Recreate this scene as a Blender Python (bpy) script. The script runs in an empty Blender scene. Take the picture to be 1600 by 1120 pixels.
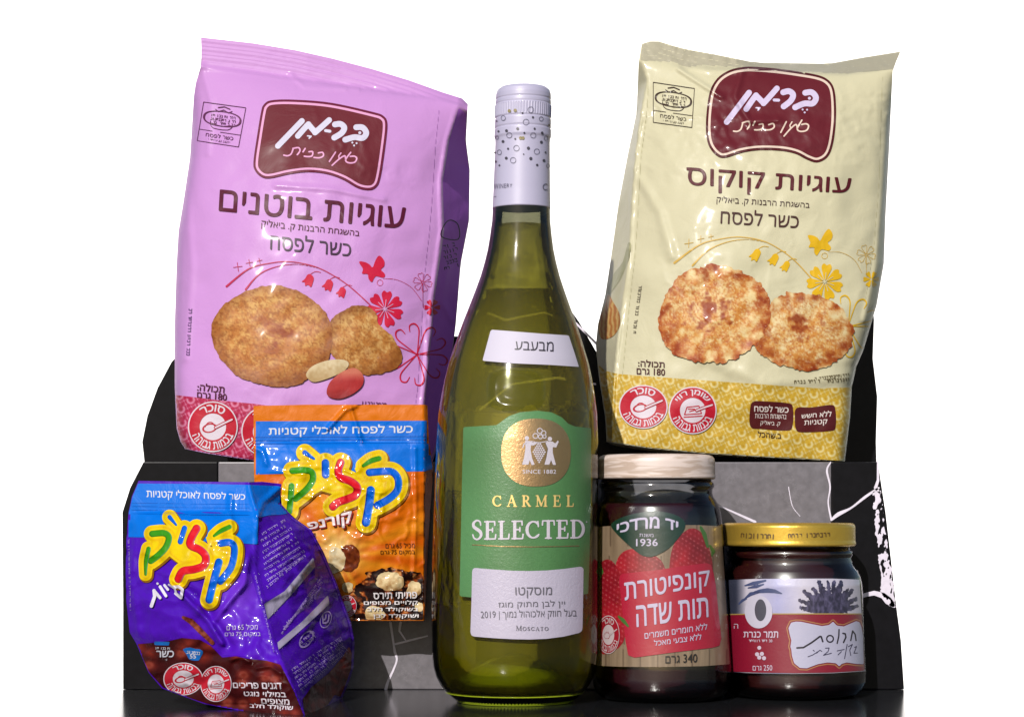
import bpy, bmesh, math, random
import numpy as np
from mathutils import Vector
random.seed(4)
RNG = np.random.RandomState(7)

# ------------------------------------------------------------------ camera, sky, sun, exposure
F, HX, HY = 3400.0, 800.0, 800.0          # focal length / principal point in photo pixels (1600 wide)
CAMZ = 0.0908                             # eye height above the stone floor the bottle stands on
sc = bpy.context.scene
COL = sc.collection
cam = bpy.data.cameras.new('camera')
cam.sensor_width = 36.0
cam.lens = 36.0 * F / 1600.0
cam.shift_y = (HY - 560.0) / 1600.0
cam.clip_start, cam.clip_end = 0.01, 500
cob = bpy.data.objects.new('camera', cam)
cob.location = (0, 0, CAMZ)
cob.rotation_euler = (math.pi / 2, 0, 0)
COL.objects.link(cob)
sc.camera = cob

SUN_EL, SUN_AZ = 29.0, 17.0               # degrees; azimuth = how far left of straight behind the camera
world = bpy.data.worlds.new("World")
sc.world = world
world.use_nodes = True
wt = world.node_tree
sky = wt.nodes.new('ShaderNodeTexSky')
sky.sky_type = 'NISHITA'
sky.sun_disc = False
sky.sun_elevation = math.radians(SUN_EL)
sky.sun_rotation = math.radians(180 + SUN_AZ)
wt.links.new(sky.outputs[0], wt.nodes['Background'].inputs[0])
wt.nodes['Background'].inputs[1].default_value = 0.085
sl = bpy.data.lights.new('sun', 'SUN')
sl.energy = 5.0
sl.angle = math.radians(0.55)
sl.color = (1.0, 0.95, 0.90)
sun = bpy.data.objects.new('sun', sl)
ce, se = math.cos(math.radians(SUN_EL)), math.sin(math.radians(SUN_EL))
sdir = Vector((math.sin(math.radians(SUN_AZ)) * ce, math.cos(math.radians(SUN_AZ)) * ce, -se))
sun.rotation_euler = sdir.to_track_quat('-Z', 'Y').to_euler()
sun.location = (-1, -2, 2)
COL.objects.link(sun)
sc.view_settings.view_transform = 'Standard'
sc.view_settings.look = 'None'
sc.view_settings.gamma = 1
sc.view_settings.exposure = 0.18
try:
    sc.cycles.max_bounces = 14
    sc.cycles.transparent_max_bounces = 24
    sc.cycles.transmission_bounces = 10
    sc.cycles.caustics_reflective = False
    sc.cycles.caustics_refractive = False
except Exception:
    pass

# ------------------------------------------------------------------ small helpers
def Pt(x, y, d):
    """photo measurement + distance -> place in the world"""
    return np.stack([(x - HX) * d / F, d + 0 * x, CAMZ + (HY - y) * d / F], -1)

def lin(c):
    c = np.asarray(c, float) / 255.0
    return np.where(c <= .04045, c / 12.92, ((c + .055) / 1.055) ** 2.4)

K_ALB = 0.49      # measured picture value -> surface albedo in this light
MATS = {}
def mat(name, rgb=None, rough=.35, metal=0.0, coat=0.0, bump=0.0, bscale=90.0, k=K_ALB, attr=False, spec=.5,
        noise=0.0, nscale=60., sheen=0, croll=.08):
    key = (name, tuple(rgb) if rgb is not None else None, rough, metal, coat, bump, bscale, k, attr, spec, noise)
    if key in MATS: return MATS[key]
    m = bpy.data.materials.new(name)
    m.use_nodes = True
    nt = m.node_tree
    b = nt.nodes['Principled BSDF']
    b.inputs['Roughness'].default_value = rough
    b.inputs['Metallic'].default_value = metal
    b.inputs['Coat Weight'].default_value = coat
    b.inputs['Coat Roughness'].default_value = croll
    b.inputs['Specular IOR Level'].default_value = spec
    tc = nt.nodes.new('ShaderNodeTexCoord')
    geo = nt.nodes.new('ShaderNodeNewGeometry')
    if attr:
        a = nt.nodes.new('ShaderNodeAttribute'); a.attribute_name = 'Col'
        src = a.outputs['Color']
    else:
        c = lin(rgb) * k
        b.inputs['Base Color'].default_value = (*c, 1)
        src = None
    if noise > 0:
        n = nt.nodes.new('ShaderNodeTexNoise'); n.inputs['Scale'].default_value = nscale
        n.inputs['Detail'].default_value = 6
        nt.links.new(geo.outputs['Position'], n.inputs['Vector'])
        mr = nt.nodes.new('ShaderNodeMapRange')
        mr.inputs['To Min'].default_value = 1 - noise; mr.inputs['To Max'].default_value = 1 + noise
        nt.links.new(n.outputs['Fac'], mr.inputs['Value'])
        mx = nt.nodes.new('ShaderNodeVectorMath'); mx.operation = 'SCALE'
        if src: nt.links.new(src, mx.inputs[0])
        else: mx.inputs[0].default_value = tuple(lin(rgb) * k)
        nt.links.new(mr.outputs['Result'], mx.inputs['Scale'])
        nt.links.new(mx.outputs['Vector'], b.inputs['Base Color'])
    elif src:
        nt.links.new(src, b.inputs['Base Color'])
    if bump > 0:
        n = nt.nodes.new('ShaderNodeTexNoise'); n.inputs['Scale'].default_value = bscale
        n.inputs['Detail'].default_value = 5; n.inputs['Roughness'].default_value = .6
        n.inputs['Distortion'].default_value = .8
        nt.links.new(geo.outputs['Position'], n.inputs['Vector'])
        bp = nt.nodes.new('ShaderNodeBump'); bp.inputs['Strength'].default_value = 1.0
        bp.inputs['Distance'].default_value = bump
        nt.links.new(n.outputs['Fac'], bp.inputs['Height'])
        nt.links.new(bp.outputs['Normal'], b.inputs['Normal'])
    MATS[key] = m
    return m

def film(rgb, k=K_ALB):   # printed plastic film of the cookie bags
    return mat('printed_film', rgb, rough=.45, coat=.09, bump=.0005, bscale=55, k=k, croll=.12, spec=.14)
def foil(rgb, k=K_ALB):   # shinier film of the two snack bags
    return mat('glossy_film', rgb, rough=.4, coat=.22, bump=.0008, bscale=75, k=k, croll=.07, spec=.08)
def paper(rgb, k=K_ALB):
    return mat('printed_paper', rgb, rough=.5, coat=.10, bump=.00008, bscale=900, k=k)
def wet(rgb, k=K_ALB):    # glossy jar label
    return mat('coated_label', rgb, rough=.4, coat=.55, bump=.0001, bscale=300, k=k, croll=.12)
FILM_A = mat('printed_film_picture', None, rough=.45, coat=.09, bump=.0005, bscale=55, attr=True, croll=.12, spec=.14)
FOIL_A = mat('glossy_film_picture', None, rough=.4, coat=.22, bump=.0008, bscale=75, attr=True, croll=.07, spec=.08)
WET_A = mat('coated_label_picture', None, rough=.4, coat=.55, bump=.0001, bscale=300, attr=True, croll=.12)

def fbm(x, y, scale, octaves=4, seed=0, gain=.55):
    x = np.asarray(x, float) / scale; y = np.asarray(y, float) / scale
    tot = np.zeros(np.broadcast(x, y).shape); amp = 1.; nrm = 0
    for o in range(octaves):
        t = _tab(seed + o * 17)
        xi = np.floor(x).astype(int); yi = np.floor(y).astype(int)
        fx = x - xi; fy = y - yi
        fx = fx * fx * (3 - 2 * fx); fy = fy * fy * (3 - 2 * fy)
        g = lambda a, b: t[a % 128, b % 128]
        v = (g(xi, yi) * (1 - fx) + g(xi + 1, yi) * fx) * (1 - fy) + (g(xi, yi + 1) * (1 - fx) + g(xi + 1, yi + 1) * fx) * fy
        tot = tot + v * amp; nrm += amp; amp *= gain; x = x * 2.03 + 11.7; y = y * 2.03 + 5.1
    return tot / nrm
_T = {}
def _tab(s):
    if s not in _T: _T[s] = np.random.RandomState(s + 100).rand(128, 128)
    return _T[s]

def curve_at(pts, v):      # piecewise smooth value: pts = [(key,value)...]
    k = [p[0] for p in pts]; w = [p[1] for p in pts]
    return np.interp(v, k, w)

def zc(s, x0, y0, pts):    # coordinates read off an enlargement of the photo
    return [(x0 + p[0] / s, y0 + p[1] / s) for p in pts]

def catmull(pts, n=6, closed=False):
    P = [np.array(p, float) for p in pts]
    if len(P) < 3: return [tuple(p) for p in P]
    out = []
    N = len(P)
    rng = range(N) if closed else range(N - 1)
    for i in rng:
        p1, p2 = P[i], P[(i + 1) % N]
        p0 = P[i - 1] if (closed or i > 0) else p1
        p3 = P[(i + 2) % N] if (closed or i + 2 < N) else p2
        for j in range(n):
            t = j / n
            out.append(tuple(.5 * ((2 * p1) + (-p0 + p2) * t + (2 * p0 - 5 * p1 + 4 * p2 - p3) * t * t + (-p0 + 3 * p1 - 3 * p2 + p3) * t ** 3)))
    if not closed: out.append(tuple(P[-1]))
    return out

# ------------------------------------------------------------------ flat outlines as signed distances (negative inside)
def s_stroke(pts, w, smooth=False):
    """pts: (x,y) or (x,y,width)"""
    if smooth:
        pts = catmull(pts, 6)
    q = [(p[0], p[1], (p[2] if len(p) > 2 else w) / 2.) for p in pts]
    mw = max(p[2] for p in q)
    bb = (min(p[0] for p in q) - mw, min(p[1] for p in q) - mw, max(p[0] for p in q) + mw, max(p[1] for p in q) + mw)
    def f(x, y):
        d = np.full(np.shape(x), 1e9)
        if len(q) == 1:
            return np.hypot(x - q[0][0], y - q[0][1]) - q[0][2]
        for a, b in zip(q[:-1], q[1:]):
            dx, dy = b[0] - a[0], b[1] - a[1]
            L = dx * dx + dy * dy + 1e-9
            t = np.clip(((x - a[0]) * dx + (y - a[1]) * dy) / L, 0, 1)
            d = np.minimum(d, np.hypot(x - a[0] - t * dx, y - a[1] - t * dy) - (a[2] + (b[2] - a[2]) * t))
        return d
    return f, bb

def s_poly(pts, smooth=0, grow=0.):
    if smooth: pts = catmull(pts, smooth, closed=True)
    P = np.array(pts, float)
    bb = (P[:, 0].min() - max(grow, 0), P[:, 1].min() - max(grow, 0), P[:, 0].max() + max(grow, 0), P[:, 1].max() + max(grow, 0))
    def f(x, y):
        d = np.full(np.shape(x), 1e9); ins = np.zeros(np.shape(x), bool)
        for i in range(len(P)):
            a, b = P[i], P[(i + 1) % len(P)]
            dx, dy = b - a; L = dx * dx + dy * dy + 1e-9
            t = np.clip(((x - a[0]) * dx + (y - a[1]) * dy) / L, 0, 1)
            d = np.minimum(d, np.hypot(x - a[0] - t * dx, y - a[1] - t * dy))
            c = ((a[1] > y) != (b[1] > y))
            if abs(dy) > 1e-9:
                ins ^= c & (x < dx * (y - a[1]) / dy + a[0])
        return np.where(ins, -d, d) - grow
    return f, bb

def s_ell(cx, cy, rx, ry=None, rot=0., p=2.):
    ry = rx if ry is None else ry
    c, s = math.cos(math.radians(rot)), math.sin(math.radians(rot))
    R = max(rx, ry)
    def f(x, y):
        u = (x - cx) * c + (y - cy) * s; v = -(x - cx) * s + (y - cy) * c
        return ((np.abs(u / rx) ** p + np.abs(v / ry) ** p) ** (1 / p) - 1) * min(rx, ry)
    return f, (cx - R, cy - R, cx + R, cy + R)

def s_ring(sh, w):
    f, b = sh
    return (lambda x, y: np.abs(f(x, y)) - w / 2.), (b[0] - w, b[1] - w, b[2] + w, b[3] + w)
def s_grow(sh, g):
    f, b = sh
    return (lambda x, y: f(x, y) - g), (b[0] - g, b[1] - g, b[2] + g, b[3] + g)
def s_union(shs):
    bb = (min(s[1][0] for s in shs), min(s[1][1] for s in shs), max(s[1][2] for s in shs), max(s[1][3] for s in shs))
    def f(x, y):
        d = shs[0][0](x, y)
        for s in shs[1:]: d = np.minimum(d, s[0](x, y))
        return d
    return f, bb
def s_and(a, b):
    bb = (max(a[1][0], b[1][0]), max(a[1][1], b[1][1]), min(a[1][2], b[1][2]), min(a[1][3], b[1][3]))
    return (lambda x, y: np.maximum(a[0](x, y), b[0](x, y))), bb
def s_sub(a, b):
    return (lambda x, y: np.maximum(a[0](x, y), -b[0](x, y))), a[1]

def fill(sh, cell=2.0):
    """signed distance -> flat mesh (verts Nx2, faces)"""
    f, bb = sh
    x0, y0, x1, y1 = bb
    if x1 - x0 < .1 or y1 - y0 < .1: return np.zeros((0, 2)), []
    cell = min(cell, max((x1 - x0) / 4., .3), max((y1 - y0) / 4., .3)) if cell > .8 else cell
    return fill_raw(f, bb, cell)

def fill_raw(f, bb, cell):
    x0, y0, x1, y1 = bb
    nx = int(math.ceil((x1 - x0) / cell)) + 3; ny = int(math.ceil((y1 - y0) / cell)) + 3
    xs = x0 - cell + np.arange(nx) * cell; ys = y0 - cell + np.arange(ny) * cell
    X, Y = np.meshgrid(xs, ys)
    D = f(X, Y) + 1e-7
    verts = []; faces = []; cm = {}; em = {}
    def corner(j, i):
        k = (j, i)
        if k not in cm: cm[k] = len(verts); verts.append((xs[i], ys[j]))
        return cm[k]
    def edge(a, b):
        k = (a, b) if a < b else (b, a)
        if k not in em:
            a, b = k
            da, db = D[a], D[b]; t = da / (da - db)
            em[k] = len(verts)
            verts.append((xs[a[1]] + (xs[b[1]] - xs[a[1]]) * t, ys[a[0]] + (ys[b[0]] - ys[a[0]]) * t))
        return em[k]
    I = D < 0
    cnt = I[:-1, :-1].astype(int) + I[1:, :-1] + I[:-1, 1:] + I[1:, 1:]
    for j, i in zip(*np.nonzero(cnt)):
        c = [(j, i), (j, i + 1), (j + 1, i + 1), (j + 1, i)]
        if cnt[j, i] == 4:
            faces.append([corner(*q) for q in c]); continue
        if cnt[j, i] == 2 and I[c[0]] == I[c[2]]:
            for q in range(4):
                if I[c[q]]:
                    faces.append([corner(*c[q]), edge(c[q], c[(q + 1) % 4]), edge(c[q], c[q - 1])])
            continue
        poly = []
        for q in range(4):
            a, b = c[q], c[(q + 1) % 4]
            if I[a]: poly.append(corner(*a))
            if I[a] != I[b]: poly.append(edge(a, b))
        if len(poly) >= 3: faces.append(poly)
    return np.array(verts), faces

# ------------------------------------------------------------------ lettering
def heb(s):
    out = s[::-1]
    res = ''; buf = ''
    for ch in out:
        if ch.isdigit() or ch in '.,' and buf: buf += ch
        else:
            res += buf[::-1] + ch; buf = ''
    return res + buf[::-1]

def glyph_outlines(s, space):
    cu = bpy.data.curves.new('t', 'FONT')
    cu.body = heb(s) if any('\u0590' <= c <= '\u05ff' for c in s) else s
    cu.size = 1; cu.resolution_u = 3; cu.space_character = space; cu.fill_mode = 'NONE'
    o = bpy.data.objects.new('t', cu)
    COL.objects.link(o)
    dg = bpy.context.evaluated_depsgraph_get(); dg.update()
    ev = o.evaluated_get(dg); me = ev.to_mesh()
    n = len(me.vertices); co = np.zeros(n * 3)
    if n: me.vertices.foreach_get('co', co)
    co = co.reshape(-1, 3)[:, :2]
    E = [tuple(e.vertices) for e in me.edges]
    ev.to_mesh_clear()
    bpy.data.objects.remove(o); bpy.data.curves.remove(cu)
    nb = {}
    for a, b in E: nb.setdefault(a, []).append(b); nb.setdefault(b, []).append(a)
    loops = []; seen = set()
    for st in range(n):                       # walk each contour in its own vertex order
        if st in seen or st not in nb: continue
        lp = [st]; seen.add(st)
        nxt = st + 1 if st + 1 in nb[st] else nb[st][0]
        while nxt not in seen:
            lp.append(nxt); seen.add(nxt)
            c = [q for q in nb[nxt] if q not in seen]
            if not c: break
            nxt = c[0]
        if len(lp) > 2: loops.append(co[lp])
    return loops

def text2d(s, quad=None, bold=0.0, fmap=None, shear=0.0, step=7., space=1.0):
    """lettering mapped into a quad (TL,TR,BR,BL) or through fmap(u,v)"""
    loops = glyph_outlines(s, space)
    if not loops: return np.zeros((0, 2)), []
    allp = np.concatenate(loops); lo, hi = allp.min(0), allp.max(0); sz = np.maximum(hi - lo, 1e-6)
    if fmap is None:
        q = np.array(quad, float)
        def fmap(u, v):
            u = u[:, None]; v = v[:, None]
            return (q[0] * (1 - u) + q[1] * u) * v + (q[3] * (1 - u) + q[2] * u) * (1 - v)
        H = max(np.hypot(*(q[3] - q[0])), 1)
    else: H = 12.
    cell = float(np.clip(.55 / (H / sz[1]), .022, .07))
    V = []; Fc = []; n0 = 0
    # group the contours glyph by glyph (those that overlap in x)
    order = sorted(loops, key=lambda l: l[:, 0].min()); groups = []
    for l in order:
        if groups and l[:, 0].min() < groups[-1][1] + .005: groups[-1][0].append(l); groups[-1][1] = max(groups[-1][1], l[:, 0].max())
        else: groups.append([[l], l[:, 0].max()])
    for ls, _ in groups:
        A = np.concatenate(ls); B = np.concatenate([np.roll(l, -1, axis=0) for l in ls])
        def f(x, y):
            d = np.full(x.shape, 1e9); w = np.zeros(x.shape)
            for (ax, ay), (bx, by) in zip(A, B):
                dx, dy = bx - ax, by - ay; L = dx * dx + dy * dy + 1e-12
                t = np.clip(((x - ax) * dx + (y - ay) * dy) / L, 0, 1)
                d = np.minimum(d, np.hypot(x - ax - t * dx, y - ay - t * dy))
                cr = dx * (y - ay) - dy * (x - ax)
                w += ((ay <= y) & (by > y) & (cr > 0)) * 1. - ((ay > y) & (by <= y) & (cr < 0)) * 1.
            return np.where(w != 0, -d, d) - bold
        m = A.min(0) - bold; M = A.max(0) + bold
        v, fc = fill_raw(f, (m[0], m[1], M[0], M[1]), cell)
        if len(v): V.append(v); Fc += [[i + n0 for i in q_] for q_ in fc]; n0 += len(v)
    uv = (np.concatenate(V) - lo) / sz
    return fmap(uv[:, 0], uv[:, 1]), Fc

def box(x0, y0, x1, y1): return [(x0, y0), (x1, y0), (x1, y1), (x0, y1)]

def dashes(p0, p1, h, seed=0, fillr=.8):
    """a line of print too small to read"""
    r = random.Random(seed)
    dx, dy = p1[0] - p0[0], p1[1] - p0[1]
    L = math.hypot(dx, dy); ux, uy = dx / L, dy / L; nx, ny = -uy, ux
    t = 0; out = []
    while t < L - 1:
        if r.random() > .16:
            w = r.uniform(.5, .8) * h
            k = r.random()
            pts = []
            A = lambda a, b: (p0[0] + ux * (t + a * w) + nx * b * h, p0[1] + uy * (t + a * w) + ny * b * h)
            if k < .35: pts = [A(0, 0), A(1, 0), A(1, 1)]
            elif k < .6: pts = [A(0, 0), A(1, 0), A(1, 1), A(0, 1)]
            elif k < .8: pts = [A(.5, 0), A(.5, 1)]
            else: pts = [A(0, 1), A(0, 0), A(1, 0), A(1, .8)]
            out.append(s_stroke(pts, h * .27))
            t += w + h * .3
        else: t += h * .7
    return [fill(o, max(h * .3, .5)) for o in out]

# serif capitals drawn with strokes, unit height, y up
TK, TN = .17, .065
def arc(cx, cy, rx, ry, a0, a1, n=14, thick=TK, thin=TN):
    o = []
    for k in range(n + 1):
        a = math.radians(a0 + (a1 - a0) * k / n)
        o.append((cx + rx * math.cos(a), cy + ry * math.sin(a), thin + (thick - thin) * abs(math.cos(a)) ** 1.3))
    return o
SERIF = {
 'C': (.86, [arc(.46, .5, .40, .47, 48, 312), [(.74, .97, TN), (.77, .68, TN)], [(.80, .22, TN), (.74, .16, TN)]]),
 'A': (.88, [[(.08, 0, TN), (.42, .99, TN)], [(.42, .99, TK), (.76, .02, TK)], [(.2, .36, TN), (.64, .36, TN)], [(-.02, 0, TN), (.22, 0, TN)], [(.6, 0, TN), (.92, 0, TN)]]),
 'R': (.80, [[(.17, .03, TK), (.17, .97, TK)], [(0, 1, TN), (.3, 1, TN)], [(0, 0, TN), (.34, 0, TN)], [(.2, 1, TN)] + arc(.36, .76, .23, .24, 90, -90), [(.2, .52, TN), (.36, .52, TN)], [(.38, .5, TK), (.7, .04, TK)], [(.66, 0, TN), (.84, 0, TN)]]),
 'M': (1.1, [[(.12, 0, TN), (.12, 1, TN)], [(.14, .97, TK), (.5, .08, TK)], [(.5, .05, TN), (.86, .97, TN)], [(.9, .03, TK), (.9, .97, TK)], [(-.02, 1, TN), (.16, 1, TN)], [(-.02, 0, TN), (.26, 0, TN)], [(.74, 0, TN), (1.06, 0, TN)], [(.88, 1, TN), (1.06, 1, TN)]]),
 'E': (.74, [[(.17, .03, TK), (.17, .97, TK)], [(0, 1, TN), (.62, 1, TN), (.63, .78, TN)], [(0, 0, TN), (.66, 0, TN), (.69, .25, TN)], [(.2, .52, TN), (.48, .52, TN)], [(.49, .63, TN), (.49, .41, TN)]]),
 'L': (.70, [[(.17, .03, TK), (.17, .97, TK)], [(0, 1, TN), (.34, 1, TN)], [(0, 0, TN), (.62, 0, TN), (.65, .27, TN)]]),
 'S': (.66, [catmull([(.54, .74, .06), (.50, .92, .07), (.31, 1.0, .08), (.10, .86, .13), (.12, .66, .16), (.33, .52, .18), (.52, .38, .17), (.56, .17, .13), (.36, -.01, .08), (.14, .05, .07), (.05, .24, .06)], 4)]),
 'T': (.80, [[(.40, .03, TK), (.40, .97, TK)], [(.03, .76, TN), (.05, 1, TN), (.75, 1, TN), (.77, .76, TN)], [(.22, 0, TN), (.58, 0, TN)]]),
 'D': (.86, [[(.17, .03, TK), (.17, .97, TK)], [(0, 1, TN), (.36, 1, TN)] + arc(.36, .5, .42, .5, 90, -90) + [(0, 0, TN)]]),
 'O': (.92, [arc(.46, .5, .38, .49, 0, 360, 24)]),
}
def catmull3(p): return p
def serif(word, x0, x1, yt, yb, gap=.2, tilt=0., cell=1.0, big_first=1.0, grow=0.0):
    tot = sum(SERIF[c][0] for c in word) + gap * (len(word) - 1)
    sx = (x1 - x0) / tot; out = []; t = 0; H = yb - yt
    for i, c in enumerate(word):
        w, sts = SERIF[c]
        hh = H * (big_first if i == 0 else 1)
        for_sh = []
        for st in sts:
            pts = []
            for p in st:
                X = x0 + (t + p[0]) * sx
                pts.append((X, yb - p[1] * hh + tilt * (X - x0) / (x1 - x0), (p[2] if len(p) > 2 else TN) * min(sx, H) + grow))
            for_sh.append(s_stroke(pts, 1))
        out.append(fill(s_union(for_sh), cell))
        t += w + gap
    return out

# ------------------------------------------------------------------ objects
def link(o, parent=None):
    COL.objects.link(o)
    if parent is not None: o.parent = parent
    return o

def thing(name, label, cat, loc, group=None):
    o = bpy.data.objects.new(name, None)
    o.empty_display_size = .02
    o.location = loc
    o['label'] = label; o['category'] = cat
    if group: o['group'] = group
    return link(o)

def mesh_obj(name, verts, faces, material, parent=None, smooth=True, colors=None):
    me = bpy.data.meshes.new(name)
    v = np.asarray(verts, float)
    if parent is not None: v = v - np.array(parent.location)
    me.from_pydata(v.tolist(), [], faces)
    me.validate()
    if smooth: me.polygons.foreach_set('use_smooth', [True] * len(me.polygons))
    if material: me.materials.append(material)
    if colors is not None:
        a = me.color_attributes.new('Col', 'FLOAT_COLOR', 'POINT')
        c = np.ones((len(v), 4)); c[:, :3] = colors
        a.data.foreach_set('color', c.ravel())
    me.update()
    return link(bpy.data.objects.new(name, me), parent)

def merge(items):
    V = []; Fc = []; n = 0
    for it in items:
        v, f = it[0], it[1]
        if len(v) == 0: continue
        V.append(v); Fc += [[i + n for i in q] for q in f]; n += len(v)
    return (np.concatenate(V) if V else np.zeros((0, 2))), Fc

LAYER = .00016
def decal(surf, parent, name, items, layer, material, color_fn=None, kA=K_ALB, label=None):
    v, f = merge(items)
    if len(v) == 0: return None
    if getattr(surf, 'outline', None) is not None:
        out = surf.outline[0](v[:, 0], v[:, 1]) > -.6
        if out.any(): f = [q for q in f if not out[q].any()]
        if not f: return None
        used = sorted({i for q in f for i in q}); mp_ = {k: i for i, k in enumerate(used)}
        v = v[used]; f = [[mp_[i] for i in q] for q in f]
    d = surf(v[:, 0], v[:, 1]) - .00022 - LAYER * layer
    W = Pt(v[:, 0], v[:, 1], d)
    cols = lin(np.clip(color_fn(v[:, 0], v[:, 1]), 0, 255)) * kA if color_fn else None
    # faces wound towards the camera
    f = [q[::-1] for q in f] if _ccw(v, f) else f
    o = mesh_obj(name, W, f, material, parent, colors=cols)
    if label: o['label'] = label
    return o
def _ccw(v, f):
    q = v[f[0][:3]]
    a = (q[1][0] - q[0][0]) * (q[2][1] - q[0][1]) - (q[1][1] - q[0][1]) * (q[2][0] - q[0][0])
    return a < 0

def mixc(a, b, t):
    t = np.clip(t, 0, 1)[..., None]
    return np.asarray(a, float) * (1 - t) + np.asarray(b, float) * t

# ================================================================== SETTING
def prism(name, poly, d0, d1, material, parent=None, bevel=.0):
    """an upright slab: outline measured at distance d0, real thickness to d1"""
    X = [((x - HX) * d0 / F, CAMZ + (HY - y) * d0 / F) for x, y in poly]
    n = len(X)
    v = [(x, d0, z) for x, z in X] + [(x, d1, z) for x, z in X]
    f = [list(range(n)), list(range(2 * n - 1, n - 1, -1))] + [[i, i + n, (i + 1) % n + n, (i + 1) % n] for i in range(n)]
    bm = bmesh.new()
    vs = [bm.verts.new(p) for p in v]
    for q in f: bm.faces.new([vs[k] for k in q])
    bmesh.ops.recalc_face_normals(bm, faces=bm.faces)
    if bevel: bmesh.ops.bevel(bm, geom=bm.edges[:], offset=bevel, segments=2, affect='EDGES', profile=.6)
    me = bpy.data.meshes.new(name); bm.to_mesh(me); bm.free()
    me.materials.append(material)
    return link(bpy.data.objects.new(name, me), parent)

def stone_mat(name, base, spec, rough, vein=.25, k=1.0, scale=9.):
    m = bpy.data.materials.new(name); m.use_nodes = True
    nt = m.node_tree; b = nt.nodes['Principled BSDF']
    geo = nt.nodes.new('ShaderNodeNewGeometry')
    n1 = nt.nodes.new('ShaderNodeTexNoise'); n1.inputs['Scale'].default_value = scale; n1.inputs['Detail'].default_value = 9
    n1.inputs['Roughness'].default_value = .65
    n2 = nt.nodes.new('ShaderNodeTexNoise'); n2.inputs['Scale'].default_value = 240; n2.inputs['Detail'].default_value = 3
    for n in (n1, n2): nt.links.new(geo.outputs['Position'], n.inputs['Vector'])
    # fine veins where the noise crosses its middle
    sb = nt.nodes.new('ShaderNodeMath'); sb.operation = 'SUBTRACT'; sb.inputs[1].default_value = .5
    ab = nt.nodes.new('ShaderNodeMath'); ab.operation = 'ABSOLUTE'
    mr = nt.nodes.new('ShaderNodeMapRange'); mr.inputs['From Min'].default_value = 0; mr.inputs['From Max'].default_value = .0035
    mr.inputs['To Min'].default_value = vein; mr.inputs['To Max'].default_value = 0
    nt.links.new(n1.outputs['Fac'], sb.inputs[0]); nt.links.new(sb.outputs[0], ab.inputs[0]); nt.links.new(ab.outputs[0], mr.inputs['Value'])
    c = lin(base) * k
    m2 = nt.nodes.new('ShaderNodeMapRange'); m2.inputs['From Min'].default_value = .3; m2.inputs['From Max'].default_value = .7
    m2.inputs['To Min'].default_value = .84; m2.inputs['To Max'].default_value = 1.16
    nt.links.new(n2.outputs['Fac'], m2.inputs['Value'])
    vm = nt.nodes.new('ShaderNodeVectorMath'); vm.operation = 'SCALE'; vm.inputs[0].default_value = tuple(c)
    nt.links.new(m2.outputs['Result'], vm.inputs['Scale'])
    mx = nt.nodes.new('ShaderNodeMix'); mx.data_type = 'RGBA'
    nt.links.new(mr.outputs['Result'], mx.inputs['Factor']); nt.links.new(vm.outputs['Vector'], mx.inputs['A'])
    mx.inputs['B'].default_value = (.55, .53, .56, 1)
    nt.links.new(mx.outputs['Result'], b.inputs['Base Color'])
    b.inputs['Roughness'].default_value = rough; b.inputs['Specular IOR Level'].default_value = spec
    return m
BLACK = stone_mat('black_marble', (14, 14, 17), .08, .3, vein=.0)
STONE_LIT = stone_mat('sunlit_marble', (92, 89, 94), .35, .3, vein=.05)  # the same black marble, with sunlight put into its colour
FLOORM = stone_mat('black_floor_stone', (26, 27, 29), .4, .16, vein=.0)
VEIN = mat('white_vein', (215, 208, 222), rough=.3, k=.75, noise=.25, nscale=250)

D_RISER, D_WALL = 1.116, 1.205
ZF = 0.0
def gbox(name, x0, x1, y0, y1, z0, z1, material, bevel=.0012):
    bm = bmesh.new()
    bmesh.ops.create_cube(bm, size=1)
    for v in bm.verts: v.co = ((x0 + x1) / 2 + v.co.x * (x1 - x0), (y0 + y1) / 2 + v.co.y * (y1 - y0), (z0 + z1) / 2 + v.co.z * (z1 - z0))
    if bevel: bmesh.ops.bevel(bm, geom=bm.edges[:], offset=bevel, segments=2, affect='EDGES')
    me = bpy.data.meshes.new(name); bm.to_mesh(me); bm.free(); me.materials.append(material)
    o = link(bpy.data.objects.new(name, me)); o['kind'] = 'structure'
    return o
# floor slab on a plinth that goes down to the ground
v = [(-.170, .93), (.1685, .93), (.2330, 1.30), (-.2290, 1.30)]
pl = []
for z in (ZF, -.90): pl += [(x, y, z) for x, y in v]
fl = mesh_obj('floor', pl, [[3, 2, 1, 0], [4, 5, 6, 7], [0, 1, 5, 4], [1, 2, 6, 5], [2, 3, 7, 6], [3, 0, 4, 7]], FLOORM, smooth=False)
fl['kind'] = 'structure'

yt = 721.5
yfl = HY + CAMZ * F / D_RISER - .3
step = prism('step_centre_sunlit', [(341, yt), (1299, yt), (1299, yfl), (341, yfl)], D_RISER, 1.30, STONE_LIT, bevel=.0006); step['kind'] = 'structure'  # sunlit stretch of the step, its brightness carried by the colour
stl = prism('step_left_shaded', [(224, yt), (340, yt), (340, yfl), (192, yfl), (192, 940), (191, 800), (203, 762)], D_RISER - .0005, 1.30, BLACK, bevel=.0005); stl['kind'] = 'structure'  # same step stone; the black colour stands for shade on this end
stri = prism('step_right_shaded', [(1300, yt), (1372, yt), (1384, 800), (1391, 860), (1400, 940), (1408, 1000), (1413, yfl), (1300, yfl)], D_RISER - .0005, 1.30, BLACK, bevel=.0005); stri['kind'] = 'structure'  # right end of the same stone, its shade painted as black
zt = CAMZ + (HY - yt) * D_RISER / F
ytw = HY - (zt - CAMZ) * F / D_WALL
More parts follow.
